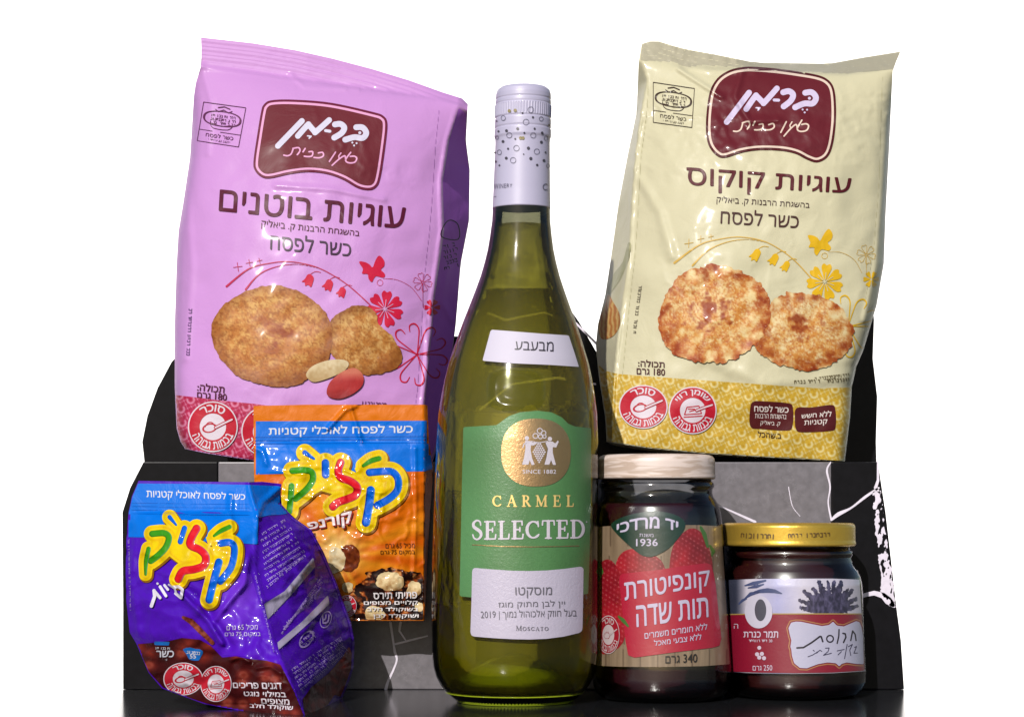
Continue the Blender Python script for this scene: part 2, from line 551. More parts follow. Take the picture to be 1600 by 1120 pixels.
wall = prism('wall', [(226, ytw), (222, 690), (230, 650), (246, 606), (268, 565), (292, 540), (500, 530), (722, 525), (757, 450), (868, 450), (905, 503), (938, 560), (1000, 560),
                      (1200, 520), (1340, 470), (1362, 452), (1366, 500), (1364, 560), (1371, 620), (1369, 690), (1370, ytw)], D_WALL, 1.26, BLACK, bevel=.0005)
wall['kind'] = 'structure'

# broad white veins lying in the black stone
flat = lambda d: (lambda x, y: np.full(np.shape(x), d) + .0)
def vein(items, d, parent, cell=1.2): return decal(flat(d), parent, 'vein', [fill(s, cell) for s in items], 0, VEIN)
def rough_poly(pts, amp=3, scale=7, seed=3):
    f, b = s_poly(pts)
    return (lambda x, y: f(x, y) + amp * 2 * (fbm(x, y, scale, 3, seed) - .42)), b
speck = ((lambda x, y: 14 * (.50 - fbm(x * 1.5 + y * .3, y * .7, 7, 4, 12)) - 1.2 * np.clip((y - 850) / 60, 0, 1.5)), (1355, 760, 1400, 960))
vein([s_stroke([(1299, 812, 3), (1310, 803, 6), (1330, 793, 3), (1352, 776, 4), (1373, 762, 3)], 3, smooth=True),
      s_stroke([(1371, 700, 1), (1372, 750, 4), (1368, 762, 5), (1375, 770, 3)], 3),
      s_and(rough_poly([(1362, 768), (1376, 766), (1383, 815), (1389, 860), (1397, 920), (1399, 940), (1400, 952), (1390, 948), (1375, 925), (1374, 890), (1370, 850), (1366, 810)], 4, 8, 5), speck),
      s_stroke([(1340, 934, 6), (1352, 929, 6), (1366, 926, 7), (1380, 930, 9), (1388, 938, 12), (1395, 944, 8)], 5)], D_RISER - .0006, stri)
vein([s_stroke([(1118, 788, 2), (1140, 797, 2.5), (1160, 806, 3.5), (1180, 815, 4)], 3),
      s_stroke([(1298, 722, 2), (1292, 735, 3), (1297, 760, 2.5), (1294, 785, 2), (1299, 812, 3)], 2, smooth=True),
      s_stroke([(610, 972, 4), (615, 1005, 3), (617, 1018, 4), (620, 1030, 3), (615, 1045, 3), (606, 1065, 4), (602, 1080, 5)], 3, smooth=True),
      s_stroke([(617, 1006, 3), (640, 1000, 3), (668, 993, 2)], 3),
      s_stroke([(626, 972, 4), (624, 985, 3), (634, 1000, 2)], 2),
      s_stroke([(1232, 760, 1.4), (1238, 790, 1.3), (1250, 806, 1.3)], 1, smooth=True)], D_RISER - .0001, step)
vein([s_stroke([(740, 480, 3), (790, 500, 4), (850, 488, 3), (900, 505, 3), (935, 540, 4)], 3),
      s_stroke([(750, 640, 3), (800, 600, 3), (870, 590, 4), (930, 600, 3)], 3)], D_WALL, wall)

# bright matte backdrop sweep far behind, and the ground it runs into
bv = []; bf = []
prof = [(2.0, -.9), (3.2, -.9)]
for k in range(1, 9):
    a = k / 8 * math.pi / 2
    prof.append((3.2 + .6 * math.sin(a), -.9 + .6 * (1 - math.cos(a))))
prof.append((3.8, 2.0))
for i, (y_, z_) in enumerate(prof): bv += [(-1.7, y_, z_), (1.7, y_, z_)]
for i in range(len(prof) - 1): bf.append([2 * i, 2 * i + 1, 2 * i + 3, 2 * i + 2])
bd = mesh_obj('backdrop', bv, bf, mat('white_matte_backdrop', (255, 255, 255), rough=.95, k=.93, spec=.0)); bd['kind'] = 'structure'
gd = mesh_obj('ground', [(-30, -30, -.905), (30, -30, -.905), (30, 40, -.905), (-30, 40, -.905)], [[0, 1, 2, 3]], mat('grey_paving', (110, 106, 100), rough=.9, k=.8, noise=.2, nscale=8, spec=.2)); gd['kind'] = 'structure'

# ================================================================== BAGS
def crease(x, y, pts, amp, w):
    f, _ = s_stroke(pts, 0)
    d = f(x, y)
    return -amp * np.exp(-(d / w) ** 2)

def crinkle(x, y, scale, amp, seed, sharp=.10):
    """sharp little folds: ridge lines where the noise crosses its middle"""
    n = np.abs(fbm(x, y, scale, 3, seed) - .5) / sharp
    m = fbm(x, y, scale * 2.2, 2, seed + 5)
    return -amp * np.clip(1 - n, 0, 1) * np.clip((m - .38) * 4, 0, 1)

def bag_mesh(parent, name, top, bot, left, right, surf, back_extra, material, cell=4.0, back_name='back_panel'):
    """front film between four measured outlines, plus back film, sides and bottom"""
    surf.outline = s_poly(list(top) + list(right)[1:] + list(reversed(bot))[1:] + list(reversed(left))[1:-1])
    Lx = max(abs(top[-1][0] - top[0][0]), 10); Ly = max(abs(left[-1][1] - left[0][1]), 10)
    nu = int(Lx / cell); nv = int(Ly / cell)
    def resample(pts, n):
        P = np.array(pts, float); seg = np.r_[0, np.cumsum(np.hypot(*np.diff(P, axis=0).T))]; seg /= seg[-1]
        t = np.linspace(0, 1, n + 1)
        return np.stack([np.interp(t, seg, P[:, 0]), np.interp(t, seg, P[:, 1])], -1)
    T, B, L, R = resample(top, nu), resample(bot, nu), resample(left, nv), resample(right, nv)
    u = np.linspace(0, 1, nu + 1)[None, :, None]; w = np.linspace(0, 1, nv + 1)[:, None, None]
    G = (1 - w) * T[None] + w * B[None] + (1 - u) * L[:, None] + u * R[:, None] \
        - ((1 - u) * (1 - w) * T[0] + u * (1 - w) * T[-1] + (1 - u) * w * B[0] + u * w * B[-1])
    X, Y = G[..., 0], G[..., 1]
    D = surf(X, Y)
    V = Pt(X, Y, D).reshape(-1, 3)
    W = nu + 1
    fc = [[j * W + i, (j + 1) * W + i, (j + 1) * W + i + 1, j * W + i + 1] for j in range(nv) for i in range(nu)]
    front = mesh_obj(name, V, fc, material, parent)
    # back film: same outline in plan, standing behind
    st = 6
    js = list(range(0, nv + 1, st)) + ([nv] if nv % st else []); is_ = list(range(0, nu + 1, st)) + ([nu] if nu % st else [])
    Vb = []; Db = []
    for j in js:
        for i in is_:
            edge = min(1., 4 * (i / nu) * (1 - i / nu) * 2.2) * min(1., (j / nv) * 6)
            tb = back_extra * min(1, (j / nv) * 3.2)
            de = D[j, 0] * (1 - i / nu) + D[j, nu] * (i / nu)
            dd = max(de + .0006, D[j, i] + .0012) + tb * edge
            k_ = D[j, i] / dd
            p = Pt(np.array([X[j, i]]), np.array([Y[j, i]]), np.array([D[j, i]]))[0]
            q = Pt(np.array([X[j, i]]), np.array([Y[j, i]]), np.array([de]))[0]
            Vb.append((p[0], dd, max(p[2], q[2]) if p[2] < CAMZ else min(p[2], q[2])))
    Wb = len(is_)
    fb = [[a * Wb + b, a * Wb + b + 1, (a + 1) * Wb + b + 1, (a + 1) * Wb + b] for a in range(len(js) - 1) for b in range(Wb - 1)]
    # bottom and side walls joining front rim to back rim
    n0 = len(Vb); rim = []
    Vf = V.reshape(nv + 1, nu + 1, 3)
    strips = [([(nv, i) for i in is_], [((len(js) - 1) * Wb + b) for b in range(Wb)]),
              ([(j, 0) for j in js], [a * Wb for a in range(len(js))]),
              ([(j, nu) for j in js], [a * Wb + Wb - 1 for a in range(len(js))]),
              ([(0, i) for i in is_], [b for b in range(Wb)])]
    for fr, bk in strips:
        base = len(Vb)
        Vb += [tuple(Vf[j, i] + np.array([0, .00005, 0])) for j, i in fr]
        for k in range(len(fr) - 1): fb.append([base + k, base + k + 1, bk[k + 1], bk[k]])
    mesh_obj(back_name, Vb, fb, material, parent)
    return front

# ---- brand badge used on both cookie bags
BR = lambda pts: zc(7.27, 1100, 100, pts)
def brand_strokes():
    big = [([(1150, 330), (1225, 325), (1272, 385), (1235, 450), (1140, 452), (1035, 495)], 66),
           ([(900, 325), (965, 312), (1012, 352), (985, 420), (905, 485)], 66),
           ([(797, 412), (848, 414)], 34),
           ([(828, 280), (690, 435), (670, 438), (600, 370), (580, 372), (480, 515)], 64),
           ([(512, 328), (258, 662)], 64), ([(1197, 392), (1198, 392)], 34),
           ([(1120, 520), (1121, 520)], 22), ([(1170, 522), (1171, 522)], 22), ([(1143, 553), (1144, 553)], 22),
           ([(590, 500), (636, 500), (613, 528)], 16)]
    small = [([(1112, 640), (1060, 735), (1095, 768), (1165, 755), (1188, 705), (1160, 682), (1110, 690)], 17),
             ([(1060, 735), (1045, 690), (985, 735), (908, 822)], 17), ([(985, 735), (975, 700), (1000, 660)], 14),
             ([(935, 658), (872, 780)], 17),
             ([(735, 692), (785, 680), (797, 718), (755, 748), (688, 752)], 17),
             ([(625, 690), (668, 685), (665, 735), (620, 750), (575, 750)], 17),
             ([(578, 655), (556, 700)], 17),
             ([(435, 672), (500, 655), (520, 690), (492, 742)], 17), ([(440, 672), (420, 740), (380, 768), (335, 765)], 17)]
    return [(BR(p), w / 7.27) for p, w in big], [(BR(p), w / 7.27) for p, w in small]

def badge(surf, root, outline, aff, rim_col, rim_dark, fillc, letter):
    o = s_poly(outline, smooth=5)
    decal(surf, root, 'brand_badge', [fill(o, 3)], 2, film(rim_dark))
    decal(surf, root, 'badge_rim', [fill(s_grow(o, -3.6), 3)], 3, film(rim_col))
    decal(surf, root, 'badge_field', [fill(s_grow(o, -7.2), 3)], 4, film(fillc))
    bg, sm = brand_strokes()
    T = lambda pts: [aff(p) for p in pts]
    decal(surf, root, 'brand_lettering', [fill(s_stroke(T(p), w, smooth=len(p) > 4), 1.3) for p, w in bg], 5, film(letter))
    decal(surf, root, 'motto_lettering', [fill(s_stroke(T(p), w, smooth=len(p) > 3), 1.0) for p, w in sm], 5, film(rim_col))

def swirl_band(x, y, base, light, dark):
    a = .35
    u = x * math.cos(a) + y * math.sin(a); v = -x * math.sin(a) + y * math.cos(a)
    P = 19.
    row = np.floor(v / P)
    uu = u + (row % 2) * P / 2
    du = (uu / P - np.floor(uu / P) - .5) * P; dv = (v / P - row - .5) * P
    r = np.hypot(du, dv); th = np.arctan2(dv, du)
    ring = np.exp(-((r - 5.2) / 1.7) ** 2) * (np.cos(th - 1.0) > -.55)
    dot = np.exp(-(r / 1.8) ** 2)
    # interlaced diagonal trellis
    p1 = np.abs(((u + v) / (P * .5)) % 1 - .5); p2 = np.abs(((u - v) / (P * .5)) % 1 - .5)
    lines = (np.exp(-(p1 / .10) ** 2) + np.exp(-(p2 / .10) ** 2)) * (r > 7.2) * .75
    c = mixc(base, light, ring * .95 + lines * .8)
    c = mixc(c, dark, dot * .8 + np.exp(-((r - 8.2) / .8) ** 2) * .4)
    n = fbm(x, y, 4, 2, 8)
    return c * (0.94 + .12 * n)[..., None]

def warn(surf, root, cx, cy, rx, ry, top, kind='spoon', rot=0, mats=film, layer=6, bottom='בכמות גבוהה', red=(205, 30, 55), white=(240, 228, 240)):
    e = lambda k: s_ell(cx, cy, rx * k, ry * k)
    decal(surf, root, 'warning_badge', [fill(e(1.0), 2)], layer, mats(white))
    decal(surf, root, 'warning_ring', [fill(s_sub(e(.95), e(.53)), 2)], layer + 1, mats(red))
    def ring_map(a0, a1, r_in, r_out, flip):
        def m(u, v):
            a = np.radians(a0 + (a1 - a0) * u) ; r = (r_in + (r_out - r_in) * v) if not flip else (r_out - (r_out - r_in) * v)
            return np.stack([cx + rx * r * np.cos(a), cy - ry * r * np.sin(a)], -1)
        return m
    L = [text2d(top, fmap=ring_map(90 + 22 + 5 * len(top) * .8, 90 - 22 - 5 * len(top) * .8, .60, .88, False), bold=.018),
         text2d(bottom, fmap=ring_map(203, 337, .60, .90, True), bold=.018)]
    k = rx / 38.
    S = lambda p: [(cx + a * rx / 38., cy + b * ry / 38.) for a, b in p]
    if kind == 'spoon':
        L2 = [s_ring(s_ell(cx - 5 * rx / 38, cy + 2 * ry / 38, 10 * rx / 38, 6 * ry / 38, -12), 1.7 * k),
              s_stroke(S([(-12, 0), (-7, -6), (-1, -6), (3, -1)]), 1.6 * k, smooth=True)]
        L3 = [s_stroke(S([(4, 1), (14, -4), (29, -11)]), 3.8 * k)]
    else:
        L2 = [s_ring(s_poly(S([(-13, 7), (-9, -5), (10, -7), (14, 5)])), 1.6 * k), s_stroke(S([(-14, 11), (15, 9)]), 1.7 * k),
              s_stroke(S([(-7, -2), (3, -2)]), 1.6 * k), s_stroke(S([(-5, 2), (5, -1), (14, -4)]), 1.6 * k)]
        L3 = [s_stroke(S([(6, 0), (16, -4), (31, -9)]), 3.6 * k)]
    decal(surf, root, 'warning_symbol', [fill(s, .9) for s in L2], layer + 1, mats(red))
    decal(surf, root, 'warning_handle', [fill(s, 1.1) for s in L3], layer + 2, mats(white))
    decal(surf, root, 'warning_handle_outline', [fill(s_ring(L3[0], 1.1 * k), .8)], layer + 3, mats(red))
    decal(surf, root, 'warning_lettering', L, layer + 2, mats(white))

def kosher_stamp(surf, root, quad, ink, text, mats=film):
    q = np.array(quad, float)
    def M(u, v): return tuple((q[0] * (1 - u) + q[1] * u) * (1 - v) + (q[3] * (1 - u) + q[2] * u) * v)
    L = [s_ring(s_poly(quad), 1.0), s_stroke([M(0, .70), M(.32, .70)], .9), s_stroke([M(.5, .70), M(1, .70)], .9)]
    cx_, cy_ = M(.5, .36); ww = np.hypot(*(q[1] - q[0])); 
    ang = math.degrees(math.atan2(q[1][1] - q[0][1], q[1][0] - q[0][0]))
    L.append(s_ring(s_ell(cx_, cy_, ww * .43, ww * .17, ang, 2.4), 1.2))
    L.append(s_ring(s_poly([M(.25, .50), M(.33, .62), M(.67, .62), M(.76, .50), M(.5, .55)], smooth=3), 1.0))
    L.append(s_stroke([M(.3, .14), M(.38, .19), M(.5, .13), M(.62, .19), M(.7, .14)], 1.2))
    L.append(s_stroke([M(.36, .09), M(.5, .05), M(.64, .09)], 1.6))
    items = [fill(s, .8) for s in L]
    for k, vv in enumerate((.27, .36, .45)):
        items += dashes(M(.22, vv), M(.80, vv), 3.4, seed=k + 5)
    items.append(text2d('כשר לפסח', [M(.18, .75), M(.84, .75), M(.84, .86), M(.18, .86)], bold=.004))
    items += dashes(M(.25, .90), M(.78, .90), 2.6, seed=15)
    decal(surf, root, 'kosher_stamp', items, 2, mats(ink))

def flower(cx, cy, R, n, rot=0, w=.5):
    out = []
    for k in range(n):
        a = math.radians(rot + 360 * k / n)
        c, s = math.cos(a), math.sin(a)
        tip = lambda r, o: (cx + c * r * R - s * o * R, cy + s * r * R + c * o * R)
        out.append([tip(.08, 0), tip(.45, -.17), tip(.8, -.28), tip(.99, -.16), tip(.9, 0), tip(.99, .16), tip(.8, .28), tip(.45, .17)])
    return out

def garden(surf, root, aff, col, col2, bag):
    """arcs, bells, butterfly and flowers; coordinates of the pink bag, aff moves them to the other"""
    Z = lambda p: [aff(q) for q in zc(3.11, 260, 380, p)]
    k = 1.0
    items = [fill(s_stroke([(x, y, w) for (x, y), w in zip(Z([(292, 210), (400, 125), (500, 98), (600, 90), (720, 113), (820, 162), (900, 218), (990, 300)]), [3.4, 2.2, 1.6, 1.5, 1.5, 1.5, 1.6, 1.8])], 1.6, smooth=True), 1.1),
             fill(s_stroke([(x, y, w) for (x, y), w in zip(Z([(385, 225), (450, 152), (540, 113), (640, 103), (740, 120)]), [3, 2, 1.3, 1.1, 1])], 1.3, smooth=True), 1.1)]
    for (x, y, r) in ((347, 115, 22), (403, 95, 17), (452, 85, 13)):
        items += [fill(s_stroke(Z([(x - r, y + 3), (x, y), (x + r, y - 3)]), 1.0), .8), fill(s_stroke(Z([(x - 3, y - r), (x + 3, y + r)]), 1.0), .8)]
    decal(surf, root, 'arc_print', items, 1, film(col2))
    bells = []
    for (x, y, s) in ((690, 182, 1.0), (785, 206, .95), (850, 240, .85)):
        bells.append(fill(s_poly(Z([(x + 10 * s, y - 32 * s), (x + 26 * s, y - 14 * s), (x + 20 * s, y + 14 * s), (x + 12 * s, y + 32 * s), (x - 2 * s, y + 20 * s), (x - 16 * s, y + 26 * s), (x - 18 * s, y + 8 * s), (x - 34 * s, y + 6 * s), (x - 16 * s, y - 10 * s), (x - 6 * s, y - 28 * s)]), smooth=3), 1.2))
        bells.append(fill(s_stroke(Z([(x + 10 * s, y - 32 * s), (x + 34 * s, y - 44 * s), (x + 60 * s, y - 40 * s)]), 1.0, smooth=True), .9))
    decal(surf, root, 'bell_flower_print', bells, 1, film(col))
    bf_ = [fill(s_poly(Z([(935, 90), (965, 92), (988, 104), (1002, 118), (1015, 85), (1034, 60), (1058, 84), (1058, 112), (1042, 128), (1062, 150), (1055, 168), (1020, 160), (1008, 172), (998, 190), (982, 172), (978, 150), (950, 148), (955, 125)]), smooth=3), 1.3)]
    bf_.append(fill(s_ring(s_ell(*Z([(1038, 192)])[0], 4.5), .8), .8))
    decal(surf, root, 'butterfly_print', bf_, 1, film(col))
    c0 = Z([(1062, 320)])[0]
    pet = flower(c0[0], c0[1], 29, 7, 20)
    decal(surf, root, 'flower_print', [fill(s_poly(p, smooth=3), 1.3) for p in pet], 1, film(col))
    decal(surf, root, 'flower_stamen', [fill(s_stroke([c0, (c0[0] + 15 * math.cos(math.radians(20 + 360 / 7 * (i + .5) + 180 / 7)), c0[1] + 15 * math.sin(math.radians(20 + 360 / 7 * (i + .5) + 180 / 7)))], .9), .7) for i in range(7)], 3, film((245, 190, 235) if bag == 'pink' else (235, 228, 190)))
    c1 = Z([(1245, 190)])[0]; c2 = Z([(1292, 312)])[0]; c3 = Z([(1218, 540)])[0]
    decal(surf, root, 'flower_outline', [fill(s_ring(s_poly(p, smooth=3), .8), .8) for p in flower(c1[0], c1[1], 15, 6, 15)]
          + [fill(s_stroke([c1, (c1[0] + 1, c1[1] + 40)], .8), .8), fill(s_stroke(Z([(1050, 172), (1120, 178), (1190, 215), (1240, 280)]), .8, smooth=True), .8)], 1, film(col2))
    decal(surf, root, 'flower_print', [fill(s_poly(p, smooth=3), 1.2) for p in flower(c2[0], c2[1], 13, 6, 0)], 1, film(col))
    lines = []
    for k in range(5):
        a = math.radians(-90 + 72 * k + 12); R = 46
        for s in (-1, 1):
            c, sn = math.cos(a), math.sin(a)
            tp = lambda r, o: (c3[0] + c * r * R - sn * o * R * s, c3[1] + sn * r * R + c * o * R * s)
            lines.append(fill(s_stroke([(*tp(0, 0), 1.6), (*tp(.45, .05), 1.6), (*tp(.85, .12), 2.0), (*tp(1.0, .3), 2.4), (*tp(.9, .45), 1.8), (*tp(.7, .4), 1.2)], 1.6, smooth=True), 1.0))
    decal(surf, root, 'large_flower_outline', lines, 1, film(col))

def cookie_color(cx, cy, rx, ry, base, hi, lo, burn, burns, seed, speck=.35, ridges=0):
    def f(x, y):
        r = np.hypot((x - cx) / rx, (y - cy) / ry)
        n = fbm(x, y, 9, 4, seed); n2 = fbm(x, y, 3.0, 2, seed + 3); n3 = fbm(x, y, 26, 3, seed + 9)
        n4 = fbm(x, y, 1.9, 2, seed + 21)
        c = mixc(base, hi, (n - .42) * 2.4 + (.35 - (y - cy) / ry * .5) * .5 * (n3 > 0) + (n4 - .5) * 1.1)
        c = mixc(c, lo, np.clip((.5 - n2) * 4.2, 0, 1) * speck * 1.3 + np.clip((r - .72) * 2.2, 0, .7))
        cr = np.abs(fbm(x, y * 1.7, 15, 3, seed + 31) - .5)
        c = mixc(c, lo, np.exp(-(cr / .016) ** 2) * .6 * (n3 > .42))
        if ridges:
            th = np.arctan2(y - cy, x - cx)
            rg = .5 + .3 * np.cos(th * ridges + 5 * n3) + 2.4 * (fbm(x, y, 12, 2, seed + 51) - .5)
            c = mixc(c, burn, np.clip(rg - .45, 0, 1) * np.clip((r - .45) * 2, 0, 1) * .85)
            c = mixc(c, hi, np.clip(.4 - rg, 0, 1) * np.clip((r - .2) * 2, 0, 1) * 1.2)
            c = mixc(c, (255, 240, 200), np.clip((n4 - .66) * 6, 0, 1) * .4)
            c = mixc(c, lo, np.clip((.32 - n4) * 6, 0, 1) * .4)
        for (bx, by, br, st) in burns:
            q = np.exp(-(((x - bx) / br) ** 2 + ((y - by) / (br * .7)) ** 2))
            c = mixc(c, burn, np.clip(q * 2.2 - 1.0 + (fbm(x, y, 13, 3, seed + 41) - .5) * 4.5, 0, 1) * st * .8 * (q > .12))
        return c
    return f
def ragged(pts, amp, scale, seed):
    f, b = s_poly(pts, smooth=5)
    return (lambda x, y: f(x, y) + amp * (fbm(x, y, scale, 2, seed) - .5)), (b[0] - amp, b[1] - amp, b[2] + amp, b[3] + amp)

# ---------------------------------------------------------------- pink bag
def pink_bag():
    root = thing('cookie_bag', 'pink bag of peanut cookies leaning on the step left of the wine bottle', 'cookie bag',
                 tuple(Pt(np.array([470.]), np.array([720.]), np.array([1.135]))[0]), 'pillow bags of cookies')
    topc = [(314, 59), (395, 68), (462, 79), (520, 92), (581, 108), (640, 126), (690, 144), (722, 154), (731, 163)]
    sealb = [(314, 104), (380, 112), (466, 124), (540, 134), (614, 144), (665, 152), (700, 160), (731, 172)]
    left = [(314, 59), (315, 84), (314, 104), (306, 130), (303, 150), (297, 246), (286, 320), (279, 361), (276, 412), (273, 509), (273, 605), (276, 669), (282, 690), (289, 701)]
    right = [(731, 163), (728, 220), (734, 265), (733, 345), (720, 412), (712, 509), (700, 600), (688, 680), (676, 721)]
    bot = [(289, 701), (324, 708), (395, 719), (460, 720.5), (560, 720.8), (676, 721)]
    fold = [(160, 716), (169, 715), (220, 700), (284, 690), (361, 692), (467, 677), (509, 674), (631, 662), (721, 655)]
    tx = [p[0] for p in topc]; ty = [p[1] for p in topc]; sx = [p[0] for p in sealb]; sy = [p[1] for p in sealb]
    def surf(x, y):
        x = np.asarray(x, float); y = np.asarray(y, float)
        L = curve_at([(p[1], p[0]) for p in left], y); Fo = curve_at(fold, y)
        R = curve_at([(p[1], p[0]) for p in right], y)
        tp = np.interp(x, tx, ty); sb = np.interp(x, sx, sy)
        t = np.clip((y - sb) / (720 - sb), 0, 1)
        s = np.clip((x - L) / np.maximum(Fo - L, 1), 0, 1)
        d = 1.118 + .047 * (1 - np.clip((y - 60) / 660., 0, 1))
        d = d - .020 * (1 - np.abs(2 * s - 1) ** 2.6) * np.sin(np.pi * np.clip(t, 0, 1) ** .75) ** .6
        # rounded left edge and the gusset beyond the right fold
        bl = np.clip((y - sb) / 90., 0, 1)
        d = d + .016 * bl * np.exp(-np.clip(x - L, 0, None) / 7.)
        g = np.clip((x - Fo) / np.maximum(R - Fo, 4), 0, 1)
        d = d + g * (.040 * bl + .004)
        d = d + .004 * np.exp(-((x - Fo + 1) / 3.5) ** 2) * 0 - .0012 * bl * np.exp(-((x - Fo + 3) / 2.5) ** 2)
        # seal: crimped ridges, bent back a little
        v = np.clip((y - tp) / np.maximum(sb - tp, 3), 0, 1)
        inseal = (y < sb + 1)
        d = d + np.where(inseal, .00050 * np.sin((y - tp) * 2 * np.pi / 6.6) * np.clip((sb - y) / 4, 0, 1) + .006 * (1 - v) * np.clip((x - 480) / 220, 0, 1), 0)
        d = d + crease(x, y, [(300, 102), (466, 126), (560, 140)], .0010, 3.5)
        # soft dents of a filled bag
        m = np.clip(t * 5, 0, 1)
        d = d + .0040 * (fbm(x, y, 150, 2, 3) - .5) * m + .0022 * (fbm(x + y * .3, y, 45, 2, 4) - .5) * m
        d = d + crinkle(x, y, 46, .0005, 401) * m * np.clip(np.abs(y - 470) / 110. - 1, 0, 1)
        d = d + crease(x, y, [(430, 290), (520, 296), (600, 312)], .0011, 4) * m
        d = d + crease(x, y, [(315, 104), (330, 160), (325, 240)], .0010, 5)
        d = d + crease(x, y, [(455, 118), (476, 136), (540, 140)], .0010, 3)
        d = d + crease(x, y, [(292, 300), (300, 420), (290, 560)], .0012, 6)
        d = d + crease(x, y, [(700, 420), (690, 470), (706, 500)], .0025, 5)
        d = d + crease(x, y, [(665, 500), (668, 600), (660, 700)], .0009, 2.5)
        return d
    PINK = (222, 163, 233)
    bag_mesh(root, 'film', topc, bot, left, right, surf, .012, film(PINK), 2.6)
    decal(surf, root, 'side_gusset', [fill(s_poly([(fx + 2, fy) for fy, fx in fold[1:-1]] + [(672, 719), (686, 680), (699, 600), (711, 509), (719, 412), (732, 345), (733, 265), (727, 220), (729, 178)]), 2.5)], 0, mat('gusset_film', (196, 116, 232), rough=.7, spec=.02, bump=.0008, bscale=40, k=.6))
    decal(surf, root, 'side_weld', [fill(s_stroke([(686, 172), (680, 230), (676, 300), (671, 360), (662, 440), (658, 520), (652, 610), (649, 632)], 1.0), 1.2)], 1, film((190, 130, 205)))
    ol = zc(3.11, 260, 40, [(473, 385), (510, 364), (620, 361), (800, 376), (1000, 420), (1055, 440), (1074, 480), (1062, 600), (1040, 740), (1020, 785), (985, 800), (930, 790), (860, 750), (780, 722), (690, 712), (600, 722), (510, 742), (465, 738), (430, 705), (423, 660), (440, 540), (460, 420)])
    A = np.array([[1134.4, 192.2, 1], [1280, 155, 1], [1146.8, 205.6, 1], [1263, 196.3, 1]]); Bm = np.array([[433.6, 229.7], [576.7, 210.4], [443.3, 242.6], [557.4, 247.4]])
    S = np.linalg.lstsq(A, Bm, rcond=None)[0]
    aff = lambda p: (p[0] * S[0, 0] + p[1] * S[1, 0] + S[2, 0], p[0] * S[0, 1] + p[1] * S[1, 1] + S[2, 1])
    badge(surf, root, ol, aff, (250, 180, 225), (118, 32, 62), (118, 42, 52), (232, 228, 250))
    INK = (96, 26, 52)
    decal(surf, root, 'title_lettering', [text2d('עוגיות בוטנים', [(344, 296), (634, 324.5), (631, 358), (342, 330)], bold=.010)], 2, film(INK))
    decal(surf, root, 'subtitle_lettering', [text2d('בהשגחת הרבנות ק. ביאליק', [(408.5, 342), (562, 359), (561, 372), (408, 357.5)], bold=.0)], 2, film(INK))
    decal(surf, root, 'kosher_lettering', [text2d('כשר לפסח', [(423, 362), (549, 376), (548, 401), (422, 390)], bold=.004)], 2, film((70, 40, 70)))
    kosher_stamp(surf, root, [(318, 159.6), (384, 168.6), (372.5, 229.7), (308, 220)], (110, 50, 95), '')
    decal(surf, root, 'small_print', [f for k in (0,) for f in dashes((299.5, 482), (295.5, 556), 4.4, 3)], 2, film((120, 80, 140)))
    RED = (222, 32, 72); RED2 = (205, 45, 90)
    garden(surf, root, lambda p: p, RED, RED2, 'pink')
    Z = lambda p: zc(3.11, 260, 380, p)
    # printed soft shade under the cookies belongs to the picture on the film
    c2 = ragged(Z([(800, 370), (860, 325), (915, 303), (985, 312), (1020, 345), (1028, 390), (1080, 435), (1128, 500), (1146, 560), (1112, 608), (1040, 633), (960, 638), (880, 605), (812, 552), (770, 480)]), 4, 7, 2)
    decal(surf, root, 'cookie_picture', [fill(c2, 1.5)], 4, FILM_A, cookie_color(568, 532, 58, 52, (202, 132, 62), (238, 192, 122), (146, 84, 36), (160, 80, 40), [(590, 560, 22, .3)], 31))
    c1 = ragged(Z([(370, 240), (470, 208), (560, 208), (655, 240), (740, 300), (790, 370), (808, 440), (800, 525), (765, 600), (710, 645), (640, 685), (550, 698), (450, 684), (350, 645), (280, 582), (232, 505), (218, 430), (232, 360), (280, 300)]), 4, 8, 5)
    decal(surf, root, 'cookie_picture', [fill(c1, 1.5)], 5, FILM_A, cookie_color(425, 520, 95, 78, (204, 128, 60), (236, 182, 106), (146, 80, 32), (150, 58, 36), [(440, 520, 24, .8), (410, 500, 14, .5), (428, 545, 16, .4)], 12))
    nut = s_poly(Z([(680, 632), (718, 592), (800, 566), (868, 568), (886, 590), (860, 622), (790, 655), (722, 674), (690, 660)]), smooth=5)
    decal(surf, root, 'peanut_picture', [fill(nut, 1.3)], 6, FILM_A, lambda x, y: mixc((238, 218, 176), (196, 164, 112), np.clip(.5 + (y - 578) / 30 + (fbm(x, y, 6, 2, 4) - .5), 0, 1)))
    alm = s_poly(Z([(778, 722), (798, 670), (858, 622), (915, 606), (955, 640), (952, 690), (905, 732), (845, 755), (795, 748)]), smooth=5)
    decal(surf, root, 'almond_picture', [fill(alm, 1.3)], 7, FILM_A, lambda x, y: mixc(mixc((190, 52, 52), (224, 128, 104), np.clip((596 - y) / 14., 0, 1)), (150, 30, 36), np.clip((y - 606) / 16, 0, 1) + .5 * (fbm(x * 3, y, 9, 2, 5) - .5)))
    # patterned band
    band = s_poly([(273.5, 617), (300, 620), (340, 625), (400, 631), (470, 640), (560, 650), (664, 661), (661, 720.5), (560, 720.5), (460, 720), (395, 718.5), (324, 707.5), (290, 700.5), (283, 690), (277, 669)])
    decal(surf, root, 'pattern_band', [fill(band, 1.3)], 1, FILM_A, lambda x, y: swirl_band(x, y, (196, 46, 88), (240, 158, 192), (170, 24, 64)))
    decal(surf, root, 'weight_lettering', [text2d('תכולה:', [(309, 598), (351, 602), (350, 614), (308, 610)], bold=.02), text2d('180 גרם', [(308, 611), (354.5, 615.5), (354, 626), (308, 621)], bold=.02)], 2, film((92, 24, 60)))
    warn(surf, root, 332.5, 666.5, 39, 39.5, 'סוכר')
